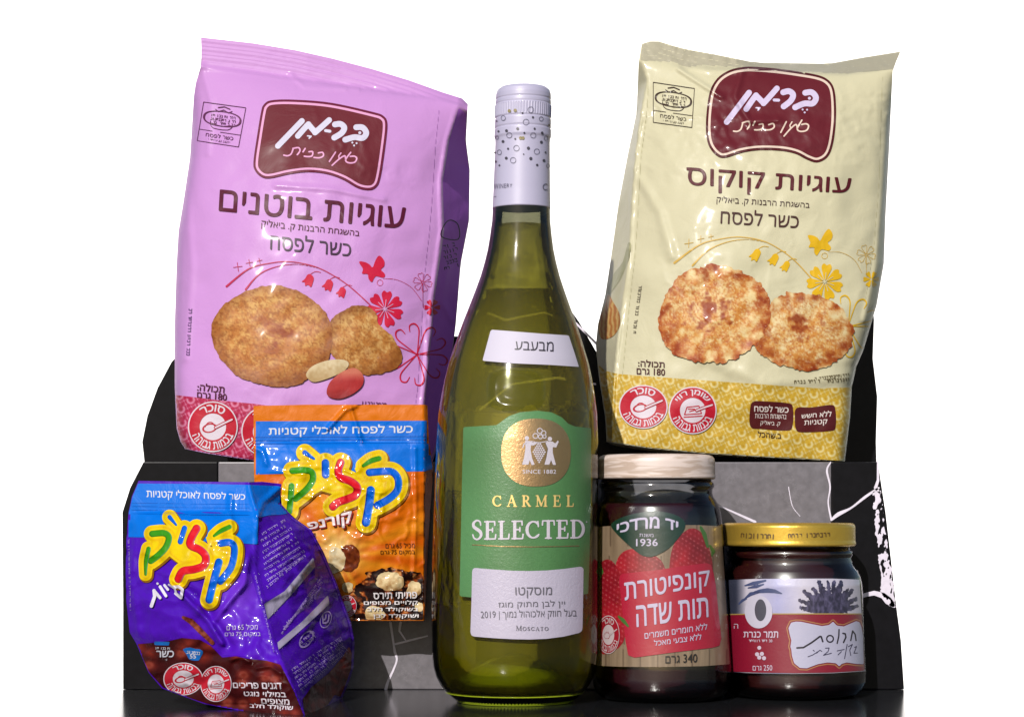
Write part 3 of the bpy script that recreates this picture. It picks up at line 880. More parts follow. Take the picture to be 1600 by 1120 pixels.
    warn(surf, root, 415, 674, 38, 39, 'שומן', kind='butter')
    decal(surf, root, 'use_by_lettering', dashes((565, 627), (605, 630), 5, 21) + dashes((575, 632), (600, 634), 3, 22), 2, film((120, 60, 110)))
    st = []
    for k in range(5): st += dashes((692 + k * .5, 384 + k * 8.5), (714, 378 + k * 8.5), 5.0, 40 + k)
    st += [fill(s_ring(s_poly([(690, 370), (694, 352), (704, 344), (716, 352), (716, 374)], smooth=4), 1.6), .9)]
    decal(surf, root, 'side_stamp', st, 2, mat('dark_gusset_ink', (40, 20, 50), rough=.6, spec=.05))
    return root

# ---------------------------------------------------------------- cream bag
def cream_bag():
    root = thing('cookie_bag', 'cream yellow bag of coconut cookies leaning on the step right of the bottle', 'cookie bag',
                 tuple(Pt(np.array([1130.]), np.array([720.]), np.array([1.135]))[0]), 'pillow bags of cookies')
    topc = [(1003, 69), (1015, 65), (1030, 65), (1045, 70), (1070, 77), (1120, 86), (1179, 98), (1235, 99), (1295, 100), (1350, 90), (1407, 81)]
    sealb = [(1000, 95), (1030, 97), (1048, 98), (1075, 106), (1100, 103), (1176, 108), (1240, 113), (1323, 116), (1395, 109)]
    left = [(1003, 69), (998, 97), (995, 175), (982, 237), (967, 316), (956, 394), (946, 460), (934, 508), (931, 541), (936, 589), (946, 653), (948, 690)]
    right = [(1407, 81), (1395, 109), (1392, 170), (1389, 237), (1384, 331), (1381, 412), (1370, 476), (1349, 547), (1338, 573), (1331, 605), (1328, 653), (1320, 720.5)]
    bot = [(948, 690), (1016, 700), (1100, 708), (1200, 714), (1320, 720.5)]
    fin = [(97, 1004), (128, 1012), (175, 1002), (237, 994), (316, 988), (394, 984), (470, 974), (540, 965), (589, 960), (640, 957), (692, 956)]
    tx = [p[0] for p in topc]; ty = [p[1] for p in topc]; sx = [p[0] for p in sealb]; sy = [p[1] for p in sealb]
    def surf(x, y):
        x = np.asarray(x, float); y = np.asarray(y, float)
        L = curve_at([(p[1], p[0]) for p in left], y); Fo = curve_at(fin, y)
        R = curve_at([(p[1], p[0]) for p in right], y)
        tp = np.interp(x, tx, ty); sb = np.interp(x, sx, sy)
        t = np.clip((y - sb) / (720 - sb), 0, 1)
        s = np.clip((x - Fo) / np.maximum(R - Fo, 1), 0, 1)
        d = 1.118 + .040 * (1 - np.clip((y - 60) / 660., 0, 1))
        d = d - .021 * (1 - np.abs(2 * s - 1) ** 2.6) * np.sin(np.pi * np.clip(t, 0, 1) ** .75) ** .6
        bl = np.clip((y - sb) / 90., 0, 1)
        g = np.clip((Fo - x) / np.maximum(Fo - L, 4), 0, 1)
        d = d + g * (.030 * bl + .001)
        d = d - .0014 * np.exp(-((x - Fo) / 3.0) ** 2) * bl
        d = d + .014 * bl * np.exp(-np.clip(R - x, 0, None) / 6.)
        v = np.clip((y - tp) / np.maximum(sb - tp, 3), 0, 1)
        ins = y < sb + 1
        lean = .004 + .018 * np.clip((x - 1150) / 80, 0, 1)
        d = d + np.where(ins, .00022 * np.sin((y - tp) * 2 * np.pi / 4.2) * np.clip((sb - y) / 3, 0, 1) + lean * (1 - v) + .002 * (fbm(x, y, 12, 2, 6) - .5) * np.clip((sb - y) / 4, 0, 1), 0)
        m = np.clip(t * 6, 0, 1)
        d = d + .0050 * (fbm(x, y, 140, 2, 23) - .5) * m + .0026 * (fbm(x, y + x * .2, 42, 2, 24) - .5) * m
        up = np.clip((300 - y) / 150., 0, 1)
        d = d + .0034 * (fbm(x - y * .6, y + x * .3, 20, 3, 27) - .5) * m * up + crinkle(x, y, 34, .0010, 411) * m * np.clip((330 - y) / 150., .2, 1)
        d = d + crease(x, y, [(1060, 108), (1090, 128), (1128, 152)], .0022, 4)
        d = d + crease(x, y, [(1075, 104), (1110, 112), (1180, 112)], .0016, 4)
        d = d + crease(x, y, [(1160, 110), (1148, 150), (1170, 190), (1215, 188)], .0016, 5)
        d = d + crease(x, y, [(1386, 180), (1378, 300), (1368, 420), (1350, 500)], .0016, 4)
        d = d + crease(x, y, [(1000, 280), (1030, 330), (1050, 400)], .0016, 8)
        d = d + crease(x, y, [(1100, 560), (1200, 600), (1330, 590)], .0010, 10)
        d = d + crease(x, y, [(960, 330), (975, 300), (985, 260)], .002, 6)
        d = d + crease(x, y, [(944, 500), (966, 440), (978, 390)], .002, 6)
        return d
    CR = (229, 223, 187)
    bag_mesh(root, 'film', topc, bot, left, right, surf, .012, film(CR), 2.6)
    Z3 = lambda p: zc(3.2, 920, 50, p); Z4 = lambda p: zc(3.112, 920, 380, p)
    sealm = s_poly(topc + list(reversed(sealb)))
    decal(surf, root, 'top_seal', [fill(s_grow(sealm, -.6), 2.0)], 0, film((196, 190, 165)))  # film colour darkened to paint in the shade on the seal
    ol = zc(7.27, 1100, 100, [(110, 220), (190, 130), (310, 65), (440, 38), (560, 34), (800, 52), (1050, 85), (1300, 130), (1420, 190), (1480, 290), (1500, 480), (1495, 700), (1460, 930), (1400, 1060), (1290, 1118), (1180, 1090), (1040, 1020), (860, 985), (620, 980), (420, 1010), (230, 1068), (130, 1030), (50, 920), (22, 760), (30, 540), (60, 340)])
    badge(surf, root, ol, lambda p: p, (250, 226, 208), (92, 30, 34), (112, 36, 46), (230, 216, 248))
    INK = (98, 30, 38)
    decal(surf, root, 'title_lettering', [text2d('עוגיות קוקוס', Z3([(490, 678), (1313, 733), (1305, 835), (490, 797)]), bold=.010)], 2, film(INK))
    decal(surf, root, 'subtitle_lettering', [text2d('בהשגחת הרבנות ק. ביאליק', Z3([(640, 818), (1105, 850), (1103, 888), (638, 862)]), bold=0)], 2, film((80, 50, 50)))
    decal(surf, root, 'kosher_lettering', [text2d('כשר לפסח', Z3([(662, 880), (1052, 905), (1048, 982), (658, 958)]), bold=.004)], 2, film((84, 52, 48)))
    kosher_stamp(surf, root, Z3([(322, 252), (528, 283), (515, 478), (322, 452)]), (70, 50, 40), '')
    decal(surf, root, 'small_print', dashes((1002.5, 446), (993, 520), 4.2, 8), 2, film((120, 110, 90)))
    YL = (245, 196, 32); YL2 = (232, 190, 90)
    A = np.array([[353.9, 447.5, 1], [581.5, 420.2, 1], [601.5, 482.9, 1], [673, 553, 1]]); Bm = np.array([Z4([(415, 95)])[0], (1279, 377), Z4([(1157, 200)])[0], Z4([(1322, 395)])[0]])
    S = np.linalg.lstsq(A, Bm, rcond=None)[0]
    garden(surf, root, lambda p: (p[0] * S[0, 0] + p[1] * S[1, 0] + S[2, 0], p[0] * S[0, 1] + p[1] * S[1, 1] + S[2, 1]), YL, YL2, 'cream')
    sh1 = ragged(Z4([(340, 400), (345, 330), (370, 260), (410, 190), (470, 140), (560, 112), (640, 108), (720, 128), (790, 165), (850, 215), (882, 290), (875, 390), (830, 470), (770, 530), (690, 568), (570, 580), (470, 560), (400, 520), (350, 460)]), 9, 7, 41)
    sh2 = ragged(Z4([(805, 470), (820, 400), (860, 330), (900, 280), (960, 245), (1050, 240), (1150, 265), (1220, 310), (1275, 380), (1285, 470), (1230, 560), (1150, 605), (1060, 620), (950, 600), (870, 560), (820, 520)]), 9, 7, 45)
    decal(surf, root, 'cookie_picture', [fill(sh2, 1.3)], 4, FILM_A, cookie_color(1255, 518, 76, 60, (226, 158, 76), (250, 228, 172), (184, 92, 36), (142, 46, 16), [(1248, 506, 30, .95)], 61, ridges=13))
    decal(surf, root, 'cookie_picture', [fill(sh1, 1.3)], 5, FILM_A, cookie_color(1115, 490, 88, 76, (226, 154, 70), (250, 224, 162), (186, 90, 34), (146, 46, 16), [(1104, 482, 36, .95)], 51, ridges=15))
    lf = s_poly(Z4([(95, 250), (115, 280), (148, 340), (150, 400), (125, 445), (90, 465), (60, 462), (48, 420), (52, 370), (75, 310)]), smooth=4)
    decal(surf, root, 'side_cookie_picture', [fill(lf, 1.4)], 3, FILM_A, lambda x, y: mixc((236, 196, 122), (196, 120, 56), .5 + .5 * np.cos((x - 950) * .9 + fbm(x, y, 9, 2, 3) * 5)))
    decal(surf, root, 'side_leaf_print', [fill(s_poly(Z4([(100, 250), (92, 225), (120, 150), (165, 90), (190, 0), (205, 10), (190, 90), (150, 180)]), smooth=3), 2)], 1, film((186, 184, 140)))
    band = s_poly(Z4([(45, 590), (80, 620), (140, 635), (300, 648), (640, 672), (900, 690), (1120, 705), (1290, 700), (1275, 790), (1272, 850), (1258, 960), (1244, 1057), (700, 1032), (300, 1000), (88, 962), (80, 850), (60, 740)]))
    decal(surf, root, 'pattern_band', [fill(band, 1.3)], 1, FILM_A, lambda x, y: swirl_band(x, y, (220, 180, 58), (244, 232, 178), (196, 150, 40)))
    decal(surf, root, 'weight_lettering', [text2d('תכולה:', Z4([(240, 565), (368, 572), (368, 605), (240, 598)]), bold=.02), text2d('180 גרם', Z4([(233, 603), (371, 612), (370, 643), (233, 636)]), bold=.02)], 2, film((84, 40, 40)))
    warn(surf, root, *Z4([(265, 795)])[0], 38.2, 34, 'סוכר')
    warn(surf, root, *Z4([(505, 812)])[0], 37.5, 37, 'שומן רווי', kind='butter')
    PL = (92, 30, 34)
    decal(surf, root, 'kosher_plaque', [fill(s_poly(Z4([(800, 770), (850, 768), (960, 776), (992, 795), (990, 890), (960, 910), (840, 902), (785, 890), (785, 800)]), smooth=3), 2)], 3, film(PL))
    decal(surf, root, 'legume_plaque', [fill(s_poly(Z4([(1010, 800), (1080, 798), (1170, 786), (1198, 800), (1200, 895), (1170, 912), (1060, 918), (1010, 910), (1002, 850)]), smooth=3), 2)], 3, film(PL))
    decal(surf, root, 'plaque_lettering', [text2d('כשר לפסח', Z4([(805, 785), (972, 792), (970, 824), (805, 818)]), bold=.02), text2d('בהשגחת הרבנות', Z4([(808, 828), (962, 833), (960, 855), (808, 850)]), bold=.0), text2d('ק. ביאליק', Z4([(835, 860), (932, 864), (930, 893), (835, 888)]), bold=.006),
                                           text2d('ללא חשש', Z4([(1035, 828), (1180, 812), (1180, 842), (1035, 850)]), bold=.014), text2d('קטניות', Z4([(1048, 862), (1160, 855), (1160, 885), (1048, 892)]), bold=.014)], 4, film((244, 232, 226)))
    decal(surf, root, 'blessing_lettering', [text2d('ב.שהכל', Z4([(822, 912), (935, 920), (935, 950), (822, 942)]), bold=.015)], 3, film((70, 40, 30)))
    decal(surf, root, 'use_by_lettering', dashes(Z4([(1080, 655)])[0], Z4([(1270, 632)])[0], 4, 31) + dashes(Z4([(990, 668)])[0], Z4([(1262, 656)])[0], 4.5, 32), 2, film((110, 96, 60)))
    # the film's inner fold lines
    decal(surf, root, 'side_weld', [fill(s_stroke([(1013, 130), (1010, 180), (1001, 250), (997, 330), (992, 400), (984, 470), (977, 540), (972, 590)], 1.0), 1.2)], 1, film((208, 202, 160)))
    decal(surf, root, 'side_weld', [fill(s_stroke([(1379, 120), (1376, 200), (1374, 280), (1366, 380), (1352, 470)], .9), 1.2)], 1, film((208, 202, 160)))
    return root

# ---------------------------------------------------------------- snack bags
def logo(surf, root, glyphs, grow, lift=5, extra=()):
    """puffy lettering: yellow cushion, coloured strokes with darker rims"""
    allsh = [s_stroke(p, w, smooth=len(p) > 2) for p, w, c in glyphs]
    U = s_union(allsh + [s_grow(s_poly(e), -grow) for e in extra])
    decal(surf, root, 'logo_shadow_print', [fill((lambda x, y, f=s_grow(U, grow + 1.2)[0]: f(x - 1.5, y - 1.8), s_grow(U, grow + 4)[1]), 2)], lift, foil((150, 95, 10)))
    decal(surf, root, 'logo_cushion', [fill(s_grow(U, grow), 1.6)], lift + 1, FOIL_A,
          lambda x, y: mixc((250, 216, 0), (238, 184, 8), np.exp(-((U[0](x, y) - grow * .52) / (grow * .16)) ** 2) * .75) * (1 - .04 * np.sin(x * .2))[..., None])
    cols = {'b': ((0, 108, 236), (10, 30, 140)), 'g': ((62, 160, 20), (26, 92, 20)), 'r': ((238, 26, 44), (160, 10, 40))}
    for ids in ((0, 1), (2,), (3,), (4,), (5,), (6,), (7,)):
        key = glyphs[ids[0]][2]
        shs = [s_stroke(glyphs[i][0], glyphs[i][1], smooth=len(glyphs[i][0]) > 2) for i in ids]
        u = s_union(shs); main, dark = cols[key]
        wref = max(glyphs[i][1] for i in ids) / 2.
        def cf(x, y, f=u[0], main=main, dark=dark, wref=wref):
            d0 = f(x, y); dl = f(x - 1.2, y + .0)
            edge = np.clip(1 + d0 / (wref * .45), 0, 1)
            side = np.clip((f(x - 2.2, y) - f(x + 2.2, y)) / 4.0 * -1, 0, 1)   # print art: darker on the left rims, pale on the right
            c = mixc(main, dark, edge * (.25 + .75 * np.clip((f(x - 1.5, y + .8) - f(x + 1.5, y - .8)) / 3.0 * 1.0, 0, 1)))
            c = mixc(c, (170, 205, 250), edge * np.clip((f(x + 1.5, y) - f(x - 1.5, y)) / 3.0, 0, 1) * .55)
            return c
        name = {'b': 'blue_logo_letter', 'g': 'green_logo_letter', 'r': 'red_logo_letter'}[key]
        decal(surf, root, name, [fill(u, 1.2)], lift + 2, FOIL_A, cf)

def orange_bag():
    root = thing('snack_bag', 'orange and blue snack bag with cornflake picture, propped between purple bag and bottle', 'snack bag',
                 tuple(Pt(np.array([530.]), np.array([970.]), np.array([1.09]))[0]), 'small snack bags')
    topc = [(396, 634), (480, 632), (560, 632), (663, 632), (668, 633)]
    left = [(396, 634), (397, 740), (400, 850), (404, 968)]
    right = [(668, 633), (670, 690), (677, 730), (672, 800), (667, 880), (664, 969)]
    bot = [(404, 968), (500, 969), (563, 969), (664, 969)]
    def surf(x, y):
        x = np.asarray(x, float); y = np.asarray(y, float)
        R = curve_at([(p[1], p[0]) for p in right], y)
        t = np.clip((y - 690) / 275., 0, 1); s = np.clip((x - 397) / 266., 0, 1)
        d = 1.083 + .004 * (1 - np.clip((y - 632) / 340., 0, 1))
        d = d - .008 * (1 - np.abs(2 * s - 1) ** 2.5) * np.sin(np.pi * t ** .8) ** .7
        g = np.clip((x - 662.5) / np.maximum(R - 662.5, 1.5), 0, 1)
        d = d + g * (.004 + .008 * np.clip((y - 680) / 60, 0, 1))
        d = d + .00014 * np.sin((y) * 2 * np.pi / 5.) * ((y > 684) & (y < 700))
        m = np.clip((y - 690) / 40, 0, 1)
        d = d + crinkle(x, y, 36, .0008, 421) * m
        d = d + .0030 * (fbm(x, y, 70, 2, 71) - .5) * m + .0022 * (fbm(x + y * .4, y, 24, 2, 72) - .5) * m + .0009 * (fbm(x, y, 18, 2, 76) - .5)
        d = d + crease(x, y, [(512, 670), (540, 640), (556, 634)], .0020, 3) + crease(x, y, [(547, 634), (555, 660), (565, 690)], .0018, 3)
        d = d + crease(x, y, [(398, 700), (410, 705), (416, 726)], .0016, 3)
        d = d + crease(x, y, [(648, 700), (650, 800), (646, 900)], .0012, 3) + crease(x, y, [(520, 740), (548, 760), (600, 770)], .0012, 4)
        return d
    bag_mesh(root, 'film', topc, bot, left, right, surf, .004, foil((240, 128, 16)), 2.4)
    def rays(x, y):
        cx, cy = 528, 862
        th = np.arctan2(y - cy, x - cx); r = np.hypot(x - cx, y - cy)
        k = .5 + .5 * np.sin(th * 13 + 2 * np.sin(th * 5) + fbm(x, y, 40, 2, 3) * 2)
        c = mixc((232, 108, 8), (252, 160, 30), k * .8)
        c = mixc(c, (206, 84, 10), np.clip((y - 800) / 160, 0, 1) * (1 - k) * .8)
        return mixc(c, (255, 226, 150), np.exp(-(r / 34) ** 2) * .95)
    face = s_poly([(397.5, 738), (662, 736), (661, 967.5), (404.5, 967.5)])
    decal(surf, root, 'sunburst_print', [fill(face, 2.2)], 0, FOIL_A, rays)
    decal(surf, root, 'blue_band', [fill(s_poly([(396.8, 658), (669, 657), (671.5, 700), (676, 733), (663.5, 736), (540, 738), (397.4, 741)]), 3)], 1, foil((0, 122, 240)))
    decal(surf, root, 'header_lettering', [text2d('כשר לפסח לאוכלי קטניות', zc(2.947, 380, 620, [(118, 136), (780, 124), (780, 176), (118, 186)]), bold=.014)], 2, foil((236, 240, 252)))
    decal(surf, root, 'seal_line', [fill(s_stroke([(398, y_), (665, y_ - 1.5)], .9), 1.4) for y_ in (683, 688, 693)], 2, foil((0, 96, 206)))
    Z = lambda p: zc(7.27, 430, 690, p)
    G = [(Z([(1070, 348), (1230, 335), (1335, 345), (1395, 425), (1388, 545), (1300, 640), (1160, 720)]), 11.5, 'b'),
         (Z([(1085, 548), (1065, 720), (1030, 915)]), 13, 'b'), (Z([(570, 238), (572, 372)]), 12, 'b'),
         ([(*Z([(335, 122)])[0], 8.), (*Z([(440, 192)])[0], 4.)], 8, 'b'),
         ([(*Z([(1000, 272)])[0], 5.), (*Z([(1090, 215)])[0], 8.), (*Z([(1180, 188)])[0], 8.)], 8, 'g'),
         (Z([(742, 235), (715, 330), (745, 405), (850, 445), (928, 510), (915, 600), (820, 648), (715, 685), (655, 735)]), 12.5, 'r'),
         (Z([(195, 328), (330, 320), (415, 345), (425, 435), (350, 545), (230, 645)]), 10, 'g'), (Z([(185, 500), (175, 640), (160, 790)]), 9.5, 'g')]
    logo(surf, root, G, 9.6, extra=[Z([(330, 300), (500, 250), (700, 450), (860, 480), (860, 560), (640, 590), (520, 555), (440, 600), (300, 470)]), Z([(940, 420), (1100, 400), (1300, 420), (1250, 640), (1130, 700), (980, 560)]), Z([(190, 380), (380, 380), (340, 500), (220, 560), (180, 500)]), Z([(900, 300), (1080, 250), (1060, 360), (940, 380)])])
    kq = Z([(365, 925), (862, 790), (868, 962), (400, 1015)])
    decal(surf, root, 'flavour_lettering_shadow', [text2d('קורנפ', [(a + 1.2, b + 1.2) for a, b in kq], bold=.05)], 9, foil((170, 30, 30)))
    decal(surf, root, 'flavour_lettering', [text2d('קורנפ', kq, bold=.03)], 10, foil((250, 236, 240)))
    Y = lambda p: zc(2.947, 380, 620, p)
    decal(surf, root, 'chocolate_ball_picture', [fill(ragged(Y([(448, 700), (480, 680), (520, 690), (537, 730), (525, 780), (490, 806), (455, 790), (440, 745)]), 3, 5, 3), 1.3)], 2, FOIL_A,
          lambda x, y: mixc((150, 70, 30), (96, 36, 16), fbm(x, y, 5, 3, 5) * 2 - .5))
    decal(surf, root, 'white_ball_picture', [fill(ragged(Y([(400, 700), (435, 692), (462, 715), (470, 755), (455, 795), (420, 812), (395, 790)]), 3, 5, 4), 1.3)], 3, FOIL_A,
          lambda x, y: mixc((250, 232, 190), (214, 176, 120), fbm(x, y, 6, 3, 6) * 2 - .6))
    def flakes(x, y):
        n = fbm(x, y, 9, 3, 81); n2 = fbm(x * 1.0, y * 1.6, 4.5, 2, 83)
        c = mixc((40, 16, 12), (22, 8, 8), n)
        c = mixc(c, (196, 92, 34), np.clip((n - .50) * 9, 0, 1) * np.clip(n2 * 1.6, 0, 1))
        return mixc(c, (238, 176, 104), np.clip((n2 - .62) * 6, 0, 1) * np.clip((n - .48) * 9, 0, 1))
    pic = ragged([(536, 966), (541, 938), (556, 916), (572, 902), (570, 893), (592, 890), (610, 886), (630, 891), (661, 900), (661, 967.5), (600, 967.5)], 5, 7, 9)
    decal(surf, root, 'flakes_picture', [fill(s_and(pic, face), 1.3)], 2, FOIL_A, flakes)
    balls = [(609, 908, 22, 15, 5), (647, 921, 11, 13, 6), (585, 958, 16, 12, 7), (655, 948, 6, 8, 8), (543, 917, 9, 8, 9)]
    for i, (a, b, rx, ry, s) in enumerate(balls):
        e = s_ell(a, b, rx, ry)
        e2 = ((lambda x, y, f=e[0], s=s: f(x, y) + 4 * (fbm(x, y, 6, 2, s) - .5)), (e[1][0] - 3, e[1][1] - 3, e[1][2] + 3, e[1][3] + 3))
        decal(surf, root, 'nut_picture', [fill(s_and(e2, face), 1.3)], 3, FOIL_A, lambda x, y, b=b, ry=ry, s=s: mixc((246, 222, 170), (190, 140, 84), np.clip((y - b) / ry * .6 + (fbm(x, y, 5, 3, s) - .4) * 1.6, 0, 1)))
    wl = [('פתיתי תירס', [(600, 902), (800, 896), (800, 926), (600, 930)]), ('קלויים מצופים', [(556, 936), (803, 934), (803, 960), (556, 962)]),
          ('בשוקולד חלב', [(570, 966), (805, 966), (805, 990), (570, 990)]), ('ושוקולד לבן', [(598, 996), (807, 996), (807, 1020), (598, 1020)])]
    decal(surf, root, 'description_lettering', [text2d(t, Y(q), bold=.022) for t, q in wl], 9, foil((250, 244, 246)))
    decal(surf, root, 'weight_lettering', [text2d('מכיל 65 גרם', Y([(655, 670), (790, 668), (790, 694), (655, 696)]), bold=.004), text2d('במקום 75 גרם', Y([(632, 704), (790, 702), (790, 728), (632, 730)]), bold=.004)], 3, foil((120, 60, 20)))
    warn(surf, root, *Y([(478, 962)])[0], 15, 17, 'סוכר', mats=foil)
    return root

def purple_bag():
    root = thing('snack_bag', 'purple snack bag with blue top and chocolate picture, standing at the front left', 'snack bag',
                 tuple(Pt(np.array([400.]), np.array([1118.]), np.array([.99]))[0]), 'small snack bags')
    Z = lambda p: zc(2.8725, 180, 730, p)
    topc = Z([(105, 60), (250, 62), (400, 64), (600, 66), (660, 64), (745, 74)])
    left = Z([(105, 60), (75, 130), (60, 200), (50, 330), (47, 470), (50, 600), (65, 740), (95, 790), (120, 850), (150, 920), (210, 990)])
    right = Z([(745, 74), (740, 160), (800, 225), (880, 280), (935, 380), (990, 510), (1030, 620), (1060, 700), (1075, 780), (1070, 900), (1050, 960), (1020, 1035)])
    bot = Z([(210, 990), (400, 1060), (680, 1112), (850, 1121), (960, 1070), (1020, 1035)])
    foldp = Z([(600, 66), (610, 120), (640, 215), (632, 330), (625, 450), (660, 600), (700, 760), (760, 900), (820, 1050), (850, 1119)])
    fold = [(p[1], p[0]) for p in foldp]
    def surf(x, y):
        x = np.asarray(x, float); y = np.asarray(y, float)
        L = curve_at([(p[1], p[0]) for p in left], y); Fo = curve_at(fold, y); R = curve_at([(p[1], p[0]) for p in right], y)
        t = np.clip((y - 752) / 366., 0, 1)
        s = np.clip((x - L) / np.maximum(Fo - L, 1), 0, 1)
        dl = 1.032 - .004 * t; df = 1.022 - .046 * t                         # left edge and fold edge
        d = dl * (1 - s) + df * s
        tt = np.clip((y - 800) / 300., 0, 1)
        d = d - .013 * (1 - np.abs(2 * s - 1) ** 2.2) * np.sin(np.pi * tt ** .7) ** .6
        g = np.clip((x - Fo) / np.maximum(R - Fo, 3), 0, 1)
        back = 1.036 + .030 * np.clip((y - 790) / 150., 0, 1)
        dome = -.010 * np.sin(np.pi * g) * np.clip((y - 800) / 90, 0, 1)
        d = np.where(x > Fo, df * (1 - g) + back * g + dome, d)
        d = d - .0010 * np.exp(-((x - Fo) / 2.5) ** 2)
        d = d + .00014 * np.sin(y * 2 * np.pi / 5.2) * ((y > 786) & (y < 808) & (x < Fo))
        m = np.clip((y - 790) / 50, 0, 1)
        d = d + .0048 * (fbm(x, y, 80, 2, 91) - .5) * m + .0034 * (fbm(x + y * .5, y - x * .3, 26, 2, 92) - .5) * m + .0010 * (fbm(x, y, 12, 2, 93) - .5) * m
        d = d + crinkle(x - y * .5, y + x * .5, 34, .0022, 433, .14) * m * np.clip(g * 4, 0, 1) + crinkle(x, y * .8, 44, .0013, 437, .12) * m
        d = d + crease(x, y, Z([(250, 520), (330, 600), (420, 690), (480, 790)]), .0030, 4)
        d = d + crease(x, y, Z([(300, 520), (420, 640), (520, 800)]), -.0022, 6)
        d = d + crease(x, y, Z([(600, 400), (580, 520), (450, 680)]), .0028, 5)
        d = d + crease(x, y, Z([(90, 320), (75, 500), (110, 760)]), .0016, 4)
        d = d + crease(x, y, Z([(520, 130), (516, 220), (530, 330)]), .0014, 4)
        d = d + crease(x, y, Z([(520, 860), (560, 850), (600, 870)]), .0018, 4) + crease(x, y, Z([(640, 900), (700, 890), (740, 920)]), .0018, 4)
        d = d + crease(x, y, Z([(660, 600), (780, 560), (900, 400)]), .0022, 5) + crease(x, y, Z([(720, 820), (860, 720), (960, 600)]), .0022, 5)
        d = d + crease(x, y, Z([(740, 90), (660, 160), (640, 220)]), .0020, 4)
        return d
    PU = (84, 18, 196)
    bag_mesh(root, 'film', topc, bot, left, right, surf, .006, foil(PU), 2.4)
    decal(surf, root, 'blue_band', [fill(s_poly(Z([(103, 72), (400, 74), (600, 78), (742, 84), (738, 160), (780, 206), (740, 212), (690, 214), (643, 226), (640, 345), (560, 340), (300, 326), (150, 314), (51, 312), (62, 200), (78, 130)])), 3)], 1, foil((0, 124, 242)))
    decal(surf, root, 'lilac_gradient_print', [fill(s_poly(Z([(420, 640), (480, 560), (560, 470), (610, 480), (660, 650), (700, 790), (740, 880), (600, 850), (480, 840)])), 2.5)], 0, FOIL_A, lambda x, y: mixc((92, 22, 205), (126, 62, 226), np.clip(1 - np.hypot((x - 375) / 50, (y - 930) / 80), 0, 1)))
    decal(surf, root, 'edge_seal', [fill(s_stroke([(a - 2.2, b) for a, b in right[2:]], 3.0), 1.3)], 3, foil((104, 40, 236)))
    decal(surf, root, 'header_lettering', [text2d('כשר לפסח לאוכלי קטניות', Z([(140, 96), (583, 114), (583, 154), (142, 144)]), bold=.01)], 2, foil((236, 240, 252)))
    decal(surf, root, 'seal_line', [fill(s_stroke(Z([(70, yy - 8), (300, yy - 3), (610, yy)]), .9), 1.4) for yy in (166, 182, 198, 214)], 2, foil((0, 96, 208)))
    Q = lambda p: zc(6.59, 200, 790, p)
    G = [(Q([(955, 385), (1040, 375), (1088, 410), (1092, 500), (1055, 640), (950, 775)]), 11, 'b'), (Q([(935, 578), (880, 780), (835, 965)]), 12, 'b'),
         (Q([(582, 228), (538, 368)]), 8.5, 'b'), ([(*Q([(428, 115)])[0], 7.), (*Q([(495, 195)])[0], 3.5)], 6, 'b'),
         ([(*Q([(885, 308)])[0], 4.), (*Q([(960, 255)])[0], 7.), (*Q([(1045, 215)])[0], 7.)], 7, 'g'),
         (Q([(706, 232), (650, 335), (645, 405), (745, 455), (800, 525), (780, 612), (680, 652), (565, 672), (518, 752)]), 12.5, 'r'),
         (Q([(250, 287), (370, 280), (420, 325), (392, 420), (320, 500), (235, 565)]), 10, 'g'), ([(*Q([(212, 440)])[0], 7.), (*Q([(186, 570)])[0], 7.), (*Q([(180, 705)])[0], 4.)], 8, 'g')]
    logo(surf, root, G, 8.2, extra=[Q([(430, 300), (600, 300), (620, 420), (740, 520), (720, 590), (560, 610), (500, 575), (430, 520), (400, 460)]), Q([(840, 420), (940, 430), (1060, 440), (1020, 640), (950, 720), (930, 560), (860, 560)]), Q([(220, 330), (360, 330), (340, 430), (240, 520), (215, 440)]), Q([(800, 320), (940, 300), (900, 400), (830, 410)])])
    kt = [([(470, 835), (520, 830), (560, 860), (545, 945), (490, 900)], 30), ([(420, 810), (480, 850), (500, 905)], 20), ([(375, 815), (410, 860)], 26), ([(330, 830), (390, 925)], 30), ([(268, 870), (330, 945)], 30), ([(268, 870), (275, 930), (240, 1030)], 34), ([(303, 798), (304, 799)], 24)]
    decal(surf, root, 'flavour_lettering', [fill(s_stroke(Q(p), w / 6.59), 1.1) for p, w in kt], 10, foil((244, 240, 255)))
    choc = s_poly(Z([(97, 792), (180, 785), (240, 778), (300, 764), (380, 772), (430, 800), (480, 852), (540, 846), (600, 858), (680, 866), (742, 884), (800, 1000), (846, 1112), (700, 1108), (520, 1084), (400, 1055), (300, 1022), (214, 986), (150, 915)]))
    def chocf(x, y):
        # rounded pillows of chocolate: cell pattern in the printed picture
        P = 30.; best = np.full(np.shape(x), 1e9); idv = np.zeros(np.shape(x))
        rr = np.random.RandomState(5)
        for k in range(46):
            px, py = rr.uniform(205, 480), rr.uniform(985, 1125)
            dd = np.hypot((x - px), (y - py) * 1.25)
            idv = np.where(dd < best, k, idv); best2 = best; best = np.minimum(best, dd)
        c = mixc((150, 52, 40), (70, 16, 18), np.clip(best / 16., 0, 1))
        return mixc(c, (214, 120, 96), np.exp(-((best - 5) / 3.) ** 2) * .35 * (np.sin(idv * 3) > .2))
    decal(surf, root, 'chocolate_picture', [fill(choc, 1.6)], 1, FOIL_A, chocf)
    decal(surf, root, 'chocolate_stick_picture', [fill(s_stroke([(*p, w) for p, w in zip(Z([(305, 672), (340, 690), (380, 730), (435, 785)]), (5, 9, 9, 7))], 8), 1.4)], 3, FOIL_A, lambda x, y: mixc((170, 84, 52), (84, 26, 20), fbm(x, y, 5, 2, 6) * 1.6 - .3))
